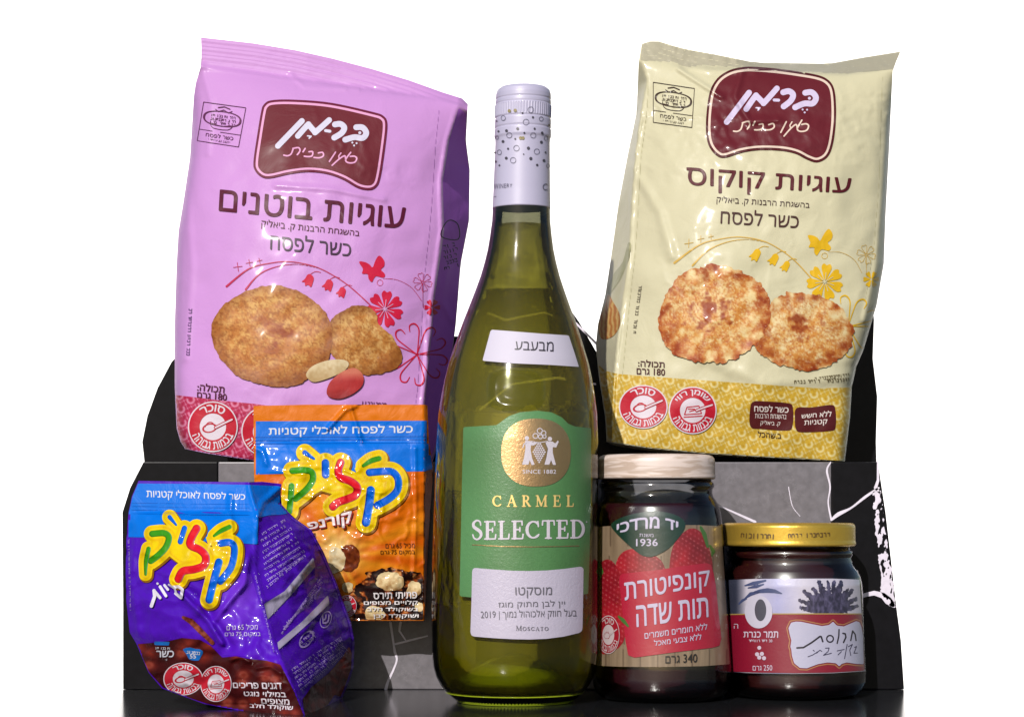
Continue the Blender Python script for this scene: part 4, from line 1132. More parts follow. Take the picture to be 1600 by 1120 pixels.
    decal(surf, root, 'weight_lettering', [text2d('מכיל 65 גרם', Z([(500, 704), (640, 700), (640, 726), (500, 730)]), bold=.006), text2d('במקום 75 גרם', Z([(492, 738), (652, 736), (652, 762), (492, 762)]), bold=.006)], 3, foil((214, 196, 250)))
    wl = [('דגנים פריכים', [(528, 965), (745, 966), (748, 994), (530, 988)]), ('במילוי נוגט', [(578, 1000), (765, 1004), (767, 1030), (578, 1024)]), ('מצופים', [(655, 1036), (780, 1040), (782, 1064), (657, 1058)]), ('שוקולד חלב', [(604, 1056), (797, 1066), (799, 1094), (604, 1082)])]
    decal(surf, root, 'description_lettering', [text2d(t, Z(q), bold=.022) for t, q in wl], 3, foil((240, 228, 240)))
    c = Z([(305, 948)])[0]; warn(surf, root, c[0], c[1], 31, 25.5, 'סוכר', mats=foil, layer=3, red=(214, 40, 60))
    c = Z([(452, 970)])[0]; warn(surf, root, c[0], c[1], 24.5, 28, 'שומן רווי', kind='butter', mats=foil, layer=3, red=(214, 40, 60))
    decal(surf, root, 'calorie_badge', [fill(ragged(Z([(305, 815), (340, 808), (390, 822), (385, 850), (370, 866), (335, 862), (322, 840)]), 2, 5, 3), 1.2), fill(s_poly(Z([(175, 780), (245, 782), (240, 798), (175, 796)])), 1.5)], 3, foil((30, 120, 214)))
    decal(surf, root, 'badge_lettering', [text2d('כשר', Z([(185, 822), (264, 822), (262, 850), (185, 850)]), bold=.02), *dashes(Z([(180, 806)])[0], Z([(258, 808)])[0], 3, 5), *dashes(Z([(320, 822)])[0], Z([(378, 828)])[0], 4, 6), *dashes(Z([(210, 856)])[0], Z([(245, 858)])[0], 2.6, 7), text2d('55', Z([(335, 838), (362, 838), (362, 856), (335, 856)]), bold=.02)], 4, foil((236, 236, 252)))
    decal(surf, root, 'edge_print', dashes(Z([(62, 320)])[0], Z([(70, 640)])[0], 2.2, 9), 3, foil((190, 160, 240)))
    decal(surf, root, 'edge_print', dashes(Z([(628, 470)])[0], Z([(716, 830)])[0], 2.2, 12), 3, foil((190, 160, 240)))
    # side panel print
    decal(surf, root, 'side_white_band', [fill(s_poly(Z([(890, 402), (898, 446), (800, 560), (684, 682), (668, 612), (760, 555)])), 2), fill(s_poly(Z([(955, 572), (962, 612), (850, 715), (733, 818), (728, 785), (840, 690)])), 2)], 2, foil((176, 168, 196)))
    sp = []
    for k in range(12):
        a = Z([(650 + k * 3, 300 + k * 26)])[0]; b = Z([(760 + k * 12 if k < 8 else 850, 232 + k * 20 if k < 8 else 392)])[0]
        if k < 10: sp += dashes(a, b, 3.2, 100 + k)
    for k in range(4): sp += dashes(Z([(745 + k * 5, 735 - k * 14 + 8)])[0], Z([(925, 490 + k * 22)])[0], 2.6, 120 + k)
    for k in range(6): sp += dashes(Z([(790 + k * 8, 905 + k * 18)])[0], Z([(1010 + k * 6, 760 + k * 12)])[0], 3.4, 130 + k)
    sp += [fill(s_ring(s_ell(*Z([(945, 682)])[0], 8, 13, 20), 1.0), .8), text2d('ש', box(*Z([(928, 660)])[0], *Z([(962, 700)])[0]), bold=.01), fill(s_ring(s_ell(*Z([(858, 770)])[0], 14, 8, -55), 1.6), .9), *dashes(Z([(825, 785)])[0], Z([(885, 735)])[0], 4, 140), *dashes(Z([(835, 800)])[0], Z([(897, 750)])[0], 4, 141)]
    decal(surf, root, 'side_small_print', sp, 3, foil((206, 178, 250)))
    decal(surf, root, 'side_chocolate_picture', [fill(s_poly(Z([(1068, 850), (1062, 910), (1045, 960), (1018, 1030), (985, 1018), (955, 1064), (870, 1112), (852, 1114), (840, 1040), (880, 985), (960, 920), (1020, 850), (1050, 800)])), 2)], 2, FOIL_A, lambda x, y: mixc((190, 50, 22), (50, 8, 14), np.clip(1.5 * fbm(x + y, y - x, 18, 3, 15) - .2 + (520 - x) / 90, 0, 1)))
    return root

# ================================================================== TURNED THINGS
class Turned:
    """surface of revolution measured from its silhouette: prof = [(y_px, half_width_px, axis_x_px)]"""
    def __init__(s, prof, dc):
        s.dc = dc
        s.z = np.array([CAMZ + (HY - p[0]) * dc / F for p in prof]); s.r = np.array([p[1] * dc / F for p in prof]); s.cx = np.array([(p[2] - HX) * dc / F for p in prof])
        o = np.argsort(s.z); s.zs, s.rs, s.cs = s.z[o], s.r[o], s.cx[o]
    def R(s, z): return np.interp(z, s.zs, s.rs)
    def CX(s, z): return np.interp(z, s.zs, s.cs)
    def __call__(s, x, y):
        x = np.asarray(x, float); y = np.asarray(y, float); d = np.full(np.broadcast(x, y).shape, s.dc) - s.rs.mean()
        for _ in range(12):
            z = CAMZ + (HY - y) * d / F; X = (x - HX) * d / F - s.CX(z)
            r = s.R(z); n = s.dc - np.sqrt(np.maximum(r * r - X * X, (r * .03) ** 2))
            d = .4 * d + .6 * n
        return d
    def lathe(s, name, parent, material, y0, y1, shrink=0., seg=96, caps=(True, True), ymesh=None, smooth=True, rmod=None, arcs=(0, 360), flute=None):
        """between picture heights y0 (upper) and y1 (lower)"""
        za, zb = CAMZ + (HY - y1) * s.dc / F, CAMZ + (HY - y0) * s.dc / F
        zs = sorted(set([za, zb] + [z for z in s.zs if za < z < zb] + (list(np.linspace(za, zb, ymesh)) if ymesh else [])))
        full = arcs == (0, 360)
        n = seg if full else seg + 1
        V = []; Fc = []
        for z in zs:
            r = max(float(s.R(z)) - shrink, .0004); c = float(s.CX(z))
            for k in range(n):
                a = math.radians(arcs[0] + (arcs[1] - arcs[0]) * k / seg)
                rr = r + (flute(z, a) if flute else 0)
                V.append((c + rr * math.cos(a), s.dc + rr * math.sin(a), z))
        for j in range(len(zs) - 1):
            for k in range(seg):
                k2 = (k + 1) % n if full else k + 1
                Fc.append([j * n + k, j * n + k2, (j + 1) * n + k2, (j + 1) * n + k])
        if full and caps[0]: Fc.append(list(range(n))[::-1])
        if full and caps[1]: Fc.append([(len(zs) - 1) * n + k for k in range(n)])
        o = mesh_obj(name, V, Fc, material, parent)
        me = o.data
        if caps[0] or caps[1]:
            for p in me.polygons:
                if len(p.vertices) > 4: p.use_smooth = False
        return o

def glass_mat(name, tint, gloss_rough=.05, ior=1.5, neck_tint=None):
    m = bpy.data.materials.new(name); m.use_nodes = True; nt = m.node_tree
    for n in list(nt.nodes):
        if n.type == 'BSDF_PRINCIPLED': nt.nodes.remove(n)
    out = nt.nodes['Material Output']
    tr = nt.nodes.new('ShaderNodeBsdfTransparent'); tr.inputs[0].default_value = (*tint, 1)
    if neck_tint:
        g0 = nt.nodes.new('ShaderNodeNewGeometry'); sx = nt.nodes.new('ShaderNodeSeparateXYZ'); mr = nt.nodes.new('ShaderNodeMapRange')
        mr.interpolation_type = 'SMOOTHSTEP'; mr.inputs['From Min'].default_value = .165; mr.inputs['From Max'].default_value = .225
        mc = nt.nodes.new('ShaderNodeMix'); mc.data_type = 'RGBA'; mc.inputs['A'].default_value = (*tint, 1); mc.inputs['B'].default_value = (*neck_tint, 1)
        nt.links.new(g0.outputs['Position'], sx.inputs[0]); nt.links.new(sx.outputs['Z'], mr.inputs['Value']); nt.links.new(mr.outputs['Result'], mc.inputs['Factor']); nt.links.new(mc.outputs['Result'], tr.inputs[0])
    gl = nt.nodes.new('ShaderNodeBsdfGlossy'); gl.inputs['Roughness'].default_value = gloss_rough
    fr = nt.nodes.new('ShaderNodeFresnel'); fr.inputs[0].default_value = ior
    geo = nt.nodes.new('ShaderNodeNewGeometry')
    nz = nt.nodes.new('ShaderNodeTexNoise'); nz.inputs['Scale'].default_value = 35; nz.inputs['Detail'].default_value = 3
    bp = nt.nodes.new('ShaderNodeBump'); bp.inputs['Distance'].default_value = .0004; bp.inputs['Strength'].default_value = .5
    nt.links.new(geo.outputs['Position'], nz.inputs['Vector']); nt.links.new(nz.outputs['Fac'], bp.inputs['Height'])
    nt.links.new(bp.outputs['Normal'], gl.inputs['Normal'])
    mx = nt.nodes.new('ShaderNodeMixShader')
    nt.links.new(fr.outputs[0], mx.inputs[0]); nt.links.new(tr.outputs[0], mx.inputs[1]); nt.links.new(gl.outputs[0], mx.inputs[2])
    nt.links.new(mx.outputs[0], out.inputs[0])
    return m

def wine_mat():
    m = bpy.data.materials.new('white_wine'); m.use_nodes = True; nt = m.node_tree
    for n in list(nt.nodes):
        if n.type == 'BSDF_PRINCIPLED': nt.nodes.remove(n)
    out = nt.nodes['Material Output']
    tr = nt.nodes.new('ShaderNodeBsdfTransparent'); tr.inputs[0].default_value = (.90, .86, .42, 1)
    rf = nt.nodes.new('ShaderNodeBsdfRefraction'); rf.inputs['Color'].default_value = (.92, .88, .42, 1); rf.inputs['IOR'].default_value = 1.33
    rf.inputs['Roughness'].default_value = .0
    mx = nt.nodes.new('ShaderNodeMixShader'); mx.inputs[0].default_value = .36
    gg = nt.nodes.new('ShaderNodeNewGeometry'); nz = nt.nodes.new('ShaderNodeTexNoise'); nz.inputs['Scale'].default_value = 38; nz.inputs['Detail'].default_value = 3
    bp = nt.nodes.new('ShaderNodeBump'); bp.inputs['Distance'].default_value = .008; bp.inputs['Strength'].default_value = .8
    nt.links.new(gg.outputs['Position'], nz.inputs['Vector']); nt.links.new(nz.outputs['Fac'], bp.inputs['Height']); nt.links.new(bp.outputs['Normal'], rf.inputs['Normal'])
    nt.links.new(tr.outputs[0], mx.inputs[1]); nt.links.new(rf.outputs[0], mx.inputs[2])
    tl = nt.nodes.new('ShaderNodeBsdfTranslucent'); tl.inputs[0].default_value = (.85, .74, .06, 1)
    df = nt.nodes.new('ShaderNodeBsdfDiffuse'); df.inputs[0].default_value = (.80, .70, .06, 1)
    m3 = nt.nodes.new('ShaderNodeMixShader'); nt.links.new(tl.outputs[0], m3.inputs[1]); nt.links.new(df.outputs[0], m3.inputs[2])
    m2 = nt.nodes.new('ShaderNodeMixShader'); m2.inputs[0].default_value = .20
    nt.links.new(mx.outputs[0], m2.inputs[1]); nt.links.new(m3.outputs[0], m2.inputs[2])
    nt.links.new(m2.outputs[0], out.inputs[0])
    return m

def bottle():
    dc = 1.045
    AX = lambda y: 817 - (y - 200) * .018 if y < 900 else 804.4
    pr = [(330, 45), (345, 45.5), (370, 48.5), (390, 51.5), (410, 56), (432, 62), (455, 70), (478, 78.5), (499, 86.5), (520, 94), (544, 102), (566, 109), (589, 114.5), (615, 119.5), (646, 124), (690, 126.5), (739, 127.5), (800, 128.5), (879, 129.5), (972, 130), (1018, 129.5), (1040, 127.5), (1056, 123), (1070, 115.5), (1081, 106), (1088, 98), (1092, 92), (1094.6, 86)]
    yb = HY + CAMZ * F / dc
    pr[-1] = (yb - .3, 86)
    S = Turned([(y, r, AX(y)) for y, r in pr], dc)
    root = thing('wine_bottle', 'tall green-tinted wine bottle with white cap and green label in the middle', 'wine bottle', (S.cs[0], dc, 0))
    GL = glass_mat('olive_glass', (.80, .82, .50), .09, neck_tint=(.34, .34, .25))
    S.lathe('glass', root, GL, 326, yb - .3, ymesh=60, caps=(True, False))
    S.lathe('wine', root, wine_mat(), 352, 1080, shrink=.0030, ymesh=60)
    # punt pushed up in the base
    V = []; Fc = []; n = 48; zs = [(.0335, .0045), (.029, .008), (.022, .014), (.013, .020), (.004, .023)]
    for r, z in zs:
        for k in range(n): a = 2 * math.pi * k / n; V.append((S.cs[0] + r * math.cos(a), dc + r * math.sin(a), z))
    for j in range(len(zs) - 1):
        for k in range(n): Fc.append([j * n + k, j * n + (k + 1) % n, (j + 1) * n + (k + 1) % n, (j + 1) * n + k])
    mesh_obj('punt', V, Fc, mat('lime_base_glass', (176, 196, 40), rough=.12, coat=.8, bump=.0008, bscale=400), root)
    # knurled foot ring of little glass beads
    V = []; Fc = []
    for k in range(110):
        a = 2 * math.pi * k / 110; c = (S.cs[0] + .0278 * math.cos(a), dc + .0278 * math.sin(a), .0016)
        b0 = len(V); h = .0016
        V += [(c[0] - h * math.sin(a) * .6, c[1] + h * math.cos(a) * .6, .0002), (c[0] + h * math.sin(a) * .6, c[1] - h * math.cos(a) * .6, .0002), (c[0] + h * math.cos(a), c[1] + h * math.sin(a), .0022), (c[0] - h * math.cos(a), c[1] - h * math.sin(a), .0026)]
        Fc += [[b0, b0 + 1, b0 + 2], [b0, b0 + 2, b0 + 3], [b0 + 1, b0, b0 + 3], [b0 + 1, b0 + 3, b0 + 2]]
    kn = mesh_obj('base_knurling', V, Fc, mat('green_glass_beads', (190, 214, 50), rough=.15, coat=.6), root, smooth=False); kn['kind'] = 'stuff'
    # back label seen through the wine
    S.lathe('back_label', root, mat('back_label_paper', (236, 232, 190), rough=.6, k=.9), 640, 944, shrink=.0016, arcs=(12, 168), seg=40, caps=(False, False), ymesh=6)
    S.lathe('back_label_rule', root, mat('dark_olive_ink', (52, 54, 24), rough=.6), 764, 767.5, shrink=.0024, arcs=(12, 168), seg=40, caps=(False, False))
    # ---- cap
    cp = [(136.5, 30), (138, 36), (142, 40.5), (148, 42.3), (155, 42.6), (156.5, 41.9), (158, 42.6), (163, 42.8), (164.2, 42.0), (165.5, 43), (184.5, 43), (186, 42), (188, 43.3), (200, 43.3), (202, 42.4), (204, 43.6), (214, 43.8), (218, 42.4), (224, 42.0), (260, 42.8), (300, 43.8), (326.5, 44.8)]
    CP = Turned([(y, r + .6, AX(y)) for y, r in cp], dc)
    CAPW = mat('white_cap_enamel', (214, 209, 238), rough=.42, coat=.15)
    def fl(z, a):
        y = HY - (z - CAMZ) * F / dc
        return .00022 * math.cos(a * 60) if 166 < y < 184 else 0
    CP.lathe('cap', root, CAPW, 136.5, 326.5, seg=240, ymesh=90, flute=fl, caps=(True, True))
    Zc = lambda p: zc(5.333, 760, 130, p)
    rings = [(370, 222, 24), (140, 292, 20), (457, 298, 18), (330, 325, 24), (190, 435, 22), (390, 435, 22), (250, 542, 23), (420, 570, 22), (107, 577, 20), (222, 643, 23), (498, 460, 18), (515, 690, 16), (88, 455, 14)]
    dots = [(300, 250, 8), (388, 285, 9), (100, 403, 9), (167, 397, 12), (260, 380, 12), (402, 380, 9), (316, 415, 8), (465, 415, 11), (138, 487, 12), (458, 492, 12), (180, 547, 9), (350, 542, 13), (72, 580, 9), (165, 625, 12), (370, 628, 13), (493, 577, 8), (480, 645, 12), (77, 655, 10), (108, 686, 8), (423, 682, 10), (310, 592, 6), (85, 318, 7), (240, 465, 8), (525, 350, 10)]
    decal(CP, root, 'bubble_ring_print', [fill(s_ring(s_ell(*Zc([(x, y)])[0], r / 5.333 * (.9 if abs(x - 300) > 150 else 1), r / 5.333), .75), .6) for x, y, r in rings], 1, mat('grey_ink', (112, 108, 132), rough=.4))
    decal(CP, root, 'bubble_dot_print', [fill(s_ell(*Zc([(x, y)])[0], r / 5.333), .7) for x, y, r in dots], 1, mat('dark_grey_ink', (84, 78, 92), rough=.4))
    decal(CP, root, 'gold_dot_print', [fill(s_ell(*Zc([p])[0], 2.6), .7) for p in ((305, 458), (285, 458), (190, 232), (240, 228))], 1, mat('gold_ink', (170, 156, 110), rough=.3))
    decal(CP, root, 'cap_lettering', [text2d('WINERY', Zc([(60, 838), (216, 838), (214, 866), (62, 886)]), space=1.15), text2d('C', Zc([(468, 838), (512, 836), (512, 892), (470, 895)]), bold=0), fill(s_stroke(Zc([(58, 950), (80, 945)]), 1), .7)], 1, mat('grey_ink', (112, 108, 132), rough=.4))
    # ---- embossed cartouche in the glass between sticker and label
    EM = glass_mat('embossed_glass', (.88, .90, .70), .12, ior=1.2)
    ev, ef = fill(s_ell(806, 609, 46, 33, 0, 3.5), 3)
    d = S(ev[:, 0], ev[:, 1]); q = s_ell(806, 609, 46, 33, 0, 3.5)[0](ev[:, 0], ev[:, 1])
    h = .0016 * np.clip(-q / 9., 0, 1) * (2 - np.clip(-q / 9., 0, 1)) - .0008 * np.clip((-q - 9) / 10, 0, 1)
    mesh_obj('embossed_panel', Pt(ev[:, 0], ev[:, 1], d - .0001 - h), ef, EM, root)
    # ---- sticker
    st = s_poly([(767, 515), (800, 517.5), (850, 521.5), (888.6, 524), (897, 549), (904.6, 573), (860, 570), (800, 567.5), (753.8, 563.5)])
    STM = mat('sticker_paper', (226, 220, 240), rough=.6)
    decal(S, root, 'sticker', [fill(st, 2.5)], 1, STM)
    decal(S, root, 'sticker_lettering', [text2d('מבעבע', [(805, 533), (865, 534), (865, 549), (804, 546)], bold=.0)], 3, mat('black_ink', (50, 46, 60), rough=.5))
    # ---- front label
    gl_ = s_poly([(724, 667), (760, 665), (776, 664), (784, 658), (795, 650), (812, 644), (840, 641.5), (862, 644), (878, 652), (888, 662), (898, 666), (924, 669), (923, 780), (921, 880), (919, 927), (880, 933), (820, 937), (760, 935), (718, 931), (720, 840), (722, 740)])
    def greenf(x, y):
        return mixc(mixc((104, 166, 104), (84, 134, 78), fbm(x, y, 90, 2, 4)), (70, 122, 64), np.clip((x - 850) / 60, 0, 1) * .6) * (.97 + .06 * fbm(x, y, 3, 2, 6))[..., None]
    LBL_A = mat('label_print', None, rough=.36, coat=.15, bump=.00014, bscale=800, attr=True, croll=.25)
    LBL = lambda c: mat('label_ink', c, rough=.36, coat=.15, bump=.00014, bscale=800, croll=.25)
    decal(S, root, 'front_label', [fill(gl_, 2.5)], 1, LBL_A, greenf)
    GOLD = mat('gold_leaf', (206, 168, 122), rough=.3, metal=1.0, bump=.00012, bscale=900, k=.9)
    disc = s_ell(837.5, 706.7, 54.3, 53, 0, 2.35)
    decal(S, root, 'gold_medallion', [fill(disc, 2)], 3, GOLD)
    Zm = lambda p: zc(5.094, 760, 640, p)
    WH = LBL((236, 228, 240))
    E = [s_ell(*Zm([(322, 226)])[0], 3.4), s_poly(Zm([(306, 246), (345, 248), (372, 262), (398, 254), (402, 268), (376, 284), (354, 282), (352, 320), (362, 380), (384, 436), (360, 440), (345, 400), (335, 436), (284, 436), (300, 380), (312, 300)])),
         s_ell(*Zm([(505, 232)])[0], 3.4), s_poly(Zm([(490, 252), (525, 252), (548, 268), (568, 244), (576, 254), (556, 300), (528, 296), (528, 340), (540, 390), (554, 438), (530, 438), (515, 400), (500, 436), (462, 436), (478, 380), (490, 310), (478, 282), (470, 262)])),
         s_stroke(Zm([(330, 262), (300, 270), (290, 300)]), 1.6), s_stroke(Zm([(352, 250), (420, 262), (490, 250)]), 1.2)]
    E += [s_ring(s_ell(*Zm([p])[0], r), 1.3) for p, r in (((425, 168), 4.0), ((455, 185), 3.6), ((390, 208), 3.8), ((430, 214), 3.2), ((462, 212), 2.6))]
    gr = []
    rows = [(272, 2), (288, 3), (304, 4), (320, 5), (336, 6), (352, 5), (368, 4), (384, 3), (400, 2), (416, 1)]
    for yy, nn in rows:
        for k in range(nn): gr.append(s_ell(*Zm([(420 + (k - (nn - 1) / 2) * 18, yy)])[0], 1.45))
    decal(S, root, 'medallion_emblem', [fill(s, .8) for s in E + gr] + [text2d('SINCE 1882', Zm([(288, 476), (555, 476), (555, 508), (288, 508)]), bold=.005)], 4, WH)
    decal(S, root, 'winery_lettering', serif('CARMEL', *[Zm([(50, 0)])[0][0], Zm([(696, 0)])[0][0]], Zm([(0, 683)])[0][1], Zm([(0, 768)])[0][1], gap=.55, grow=.35, cell=.9), 3, mat('gold_ink_bright', (240, 206, 130), rough=.3, metal=.5, k=.9))
    decal(S, root, 'name_lettering', serif('SELECTED', 737.5, 913.5, 815, 842, gap=.13, tilt=-2.5, grow=.75, cell=.9, big_first=1.08), 3, WH)
    decal(S, root, 'trademark_dot', [fill(s_ell(916.5, 815, 1.1), .6)], 3, WH)
    decal(S, root, 'gold_rule', [fill(s_stroke([(737, 850.5), (780, 853), (830, 854), (905, 852.5)], 1.3), 1.2)], 3, GOLD)
    wl = s_poly(zc(7.467, 720, 860, [(165, 200), (380, 218), (600, 233), (800, 236), (1000, 230), (1200, 212), (1390, 186), (1418, 190), (1432, 215), (1428, 500), (1420, 900), (1412, 935), (1380, 958), (1200, 1000), (1000, 1026), (800, 1034), (600, 1030), (380, 1018), (160, 1000), (125, 988), (112, 950), (124, 600), (132, 240), (142, 210)]))
    decal(S, root, 'variety_label', [fill(wl, 2.2)], 3, mat('white_label_paper', (216, 208, 230), rough=.45, coat=.15, bump=.0002, bscale=700, croll=.3))
    Zw = lambda p: zc(7.467, 720, 860, p)
    GI = mat('grey_print', (116, 112, 124), rough=.5)
    decal(S, root, 'variety_lettering', [text2d('מוסקטו', Zw([(635, 424), (1066, 424), (1062, 548), (640, 552)]), bold=.006), text2d('יין לבן מתוק מוגז', Zw([(435, 588), (1215, 572), (1215, 668), (440, 684)]), bold=.0),
                                         text2d('בעל חוזק אלכוהול נמוך | 2019', Zw([(230, 698), (1352, 674), (1352, 790), (235, 812)]), bold=.0)]
          + serif('M', 806.5, 815.5, 977, 984.5, cell=.7, grow=.2) + serif('OSCATO', 816.5, 857, 979, 984.5, gap=.22, cell=.6, grow=.2), 5, GI)
    return root

def jam_jar():
    dc = 1.062
    yb = HY + CAMZ * F / dc - .3
    axp = lambda y: 1025 + (np.clip(y, 730, 1045) - 730) * .028
    body = [(738, 84), (752, 86), (755, 89.5), (760, 90), (764, 87), (770, 86.5), (776, 88), (782, 92), (792, 97), (806, 99.5), (822, 101), (900, 104), (1000, 107), (1040, 108.5), (1058, 108.5), (1072, 106), (1082, 101), (1088, 94), (yb, 84)]
    S = Turned([(y, r, axp(y)) for y, r in body], dc)
    root = thing('jam_jar', 'strawberry jam jar with pale wood-look lid and red label beside the bottle', 'jar', (S.cs[0], dc, 0), 'glass jars with printed labels')
    S.lathe('glass', root, glass_mat('clear_jar_glass', (.93, .96, .95), .09), 738, yb, ymesh=50, caps=(True, False))
    S.lathe('jam', root, mat('dark_jam', (52, 12, 22), rough=.25, coat=.5, noise=.4, nscale=120), 786, yb - 6, shrink=.0022, ymesh=20)
    Lp = [(710.5, 78), (711.5, 84), (713, 88), (717, 91), (722, 92), (741, 92.3), (744, 92.8), (746.5, 92.6), (748.5, 91)]
    Ls = Turned([(y, r, 1025) for y, r in Lp], dc)
    # wood print on the lid
    m = bpy.data.materials.new('wood_print_lid'); m.use_nodes = True; nt = m.node_tree; b = nt.nodes['Principled BSDF']
    geo = nt.nodes.new('ShaderNodeNewGeometry'); mp = nt.nodes.new('ShaderNodeMapping'); mp.inputs['Scale'].default_value = (1.5, 1.2, 12.0); mp.inputs['Rotation'].default_value = (0, .5, .3)
    nz = nt.nodes.new('ShaderNodeTexNoise'); nz.inputs['Scale'].default_value = 28; nz.inputs['Detail'].default_value = 6; nz.inputs['Distortion'].default_value = 1.6
    cr = nt.nodes.new('ShaderNodeValToRGB')
    cr.color_ramp.elements[0].position = .42; cr.color_ramp.elements[0].color = (*(lin((186, 166, 152)) * .72), 1)
    cr.color_ramp.elements[1].position = .56; cr.color_ramp.elements[1].color = (*(lin((216, 200, 192)) * .72), 1)
    nt.links.new(geo.outputs['Position'], mp.inputs['Vector']); nt.links.new(mp.outputs['Vector'], nz.inputs['Vector']); nt.links.new(nz.outputs['Fac'], cr.inputs['Fac']); nt.links.new(cr.outputs['Color'], b.inputs['Base Color'])
    b.inputs['Roughness'].default_value = .45
    Ls.lathe('lid', root, m, 710.5, 748.5, ymesh=14)
    Z = lambda p: zc(2.8, 920, 700, p)
    x0 = lambda y: axp(y) - .985 * np.interp(y, [p[0] for p in body], [p[1] for p in body]); x1 = lambda y: axp(y) + .985 * np.interp(y, [p[0] for p in body], [p[1] for p in body])
    lab = s_poly([(x0(822), 823), (960, 821), (1030, 820), (1090, 820), (x1(822), 821.5), (x1(930), 930), (x1(1037), 1037), (1100, 1040), (1030, 1041.5), (970, 1041), (x0(1038), 1039), (x0(930), 930)])
    def wood(x, y):
        pl = np.floor((x + 8 * np.sin(y * .006)) / 27.); n = fbm(x * 6, y * .35, 30, 4, 3)
        edge = np.abs(((x + 8 * np.sin(y * .006)) / 27.) % 1 - .02) < .035
        c = mixc((128, 108, 86), (170, 147, 120), n * 1.3 - .1 + .12 * np.sin(pl * 2.1))
        return mixc(c, (82, 62, 48), edge * .7)
    decal(S, root, 'front_label', [fill(lab, 1.8)], 1, WET_A, wood)
    def berry(seed):
        def f(x, y):
            u = x * .8 + y * .5; v = -x * .5 + y * .8
            P = 6.5; row = np.floor(v / P); uu = u + (row % 2) * P / 2
            r = np.hypot((uu / P - np.floor(uu / P) - .5), (v / P - row - .5))
            c = mixc((188, 24, 44), (128, 8, 28), fbm(x, y, 26, 3, seed) * 1.8 - .4)
            return mixc(c, (236, 140, 140), np.exp(-(r / .17) ** 2) * .7)
        return f
    decal(S, root, 'strawberry_picture', [fill(s_and(s_poly(Z([(34, 560), (62, 492), (110, 500), (150, 600), (160, 720), (150, 850), (60, 900), (34, 800)]), smooth=4), lab), 1.8)], 2, WET_A, berry(3))
    decal(S, root, 'strawberry_picture', [fill(s_poly(Z([(116, 530), (140, 462), (200, 440), (290, 470), (330, 515), (335, 600), (150, 610)]), smooth=4), 1.8)], 2, WET_A, berry(4))
    decal(S, root, 'strawberry_picture', [fill(s_poly(Z([(352, 530), (368, 430), (415, 368), (458, 350), (500, 378), (530, 450), (542, 530), (520, 600), (360, 610)]), smooth=4), 1.8)], 2, WET_A, berry(5))
    for s_ in (s_stroke([(*p, w) for p, w in zip(Z([(490, 345), (505, 375), (520, 430)]), (4, 7, 4))], 5), s_stroke([(*p, w) for p, w in zip(Z([(530, 425), (545, 450), (538, 470)]), (3, 6, 2))], 5), s_stroke([(*p, w) for p, w in zip(Z([(45, 500), (50, 540), (40, 575)]), (4, 10, 5))], 5)): decal(S, root, 'leaf_picture', [fill(s_, 1.3)], 3, wet((70, 120, 50)))
    pan = s_poly(Z([(150, 548), (300, 532), (420, 514), (515, 502), (534, 508), (545, 540), (556, 600), (568, 720), (580, 830), (572, 862), (540, 872), (370, 892), (200, 915), (172, 905), (160, 840), (146, 700), (132, 580), (136, 556)]))
    decal(S, root, 'red_panel', [fill(pan, 2)], 4, wet((190, 20, 58)))
    decal(S, root, 'leaf_sprig_picture', [fill(s_stroke([(*p, w) for p, w in zip(Z([(130, 735), (150, 752), (172, 778)]), (3, 6, 3))], 4), 1.2)], 5, wet((70, 120, 50)))
    bad = s_poly(Z([(98, 330), (150, 300), (230, 280), (300, 275), (370, 288), (412, 312), (422, 340), (404, 376), (350, 436), (290, 470), (258, 474), (222, 462), (165, 415), (112, 362)]), smooth=3)
    decal(S, root, 'brand_badge', [fill(bad, 2)], 5, wet((0, 52, 38)))
    Y = lambda a, b: (930 + a / 7.467, 790 + b / 7.467)
    def am(u, v):
        X = 255 + u * 710
        tp = np.interp(X, [255, 400, 520, 700, 860, 965], [215, 165, 140, 128, 150, 185]); bt = np.interp(X, [255, 400, 520, 700, 860, 965], [312, 290, 270, 256, 270, 285])
        yy = bt + (tp - bt) * v
        return np.stack([930 + X / 7.467, 790 + yy / 7.467], -1)
    WL = wet((214, 204, 232))
    decal(S, root, 'brand_lettering', [text2d('יד מרדכי', fmap=am, bold=.022)], 6, WL)
    decal(S, root, 'year_lettering', [text2d('משנת', [Y(515, 322), Y(680, 326), Y(680, 362), Y(515, 360)], bold=.0), text2d('1936', [Y(478, 385), Y(728, 385), Y(728, 466), Y(478, 470)], bold=.012)], 6, WL)
    decal(S, root, 'title_lettering', [text2d('קונפיטורת', Z([(155, 588), (527, 533), (530, 624), (160, 694)]), bold=.012), text2d('תות שדה', Z([(207, 690), (520, 652), (523, 736), (210, 780)]), bold=.012)], 6, WL)
    decal(S, root, 'claims_lettering', [text2d('ללא חומרים משמרים', Z([(243, 802), (518, 763), (518, 792), (245, 833)]), bold=.008), text2d('ללא צבעי מאכל', Z([(285, 838), (492, 808), (493, 836), (287, 864)]), bold=.008)], 6, WL)
    decal(S, root, 'weight_lettering', [text2d('340 גרם', Z([(335, 903), (475, 898), (475, 935), (335, 940)]), bold=.008)], 5, wet((30, 24, 26)))
    warn(S, root, 950.5, 991, 17.5, 30, 'סוכר', mats=wet, layer=5, red=(170, 20, 44), white=(214, 196, 200))
    return root

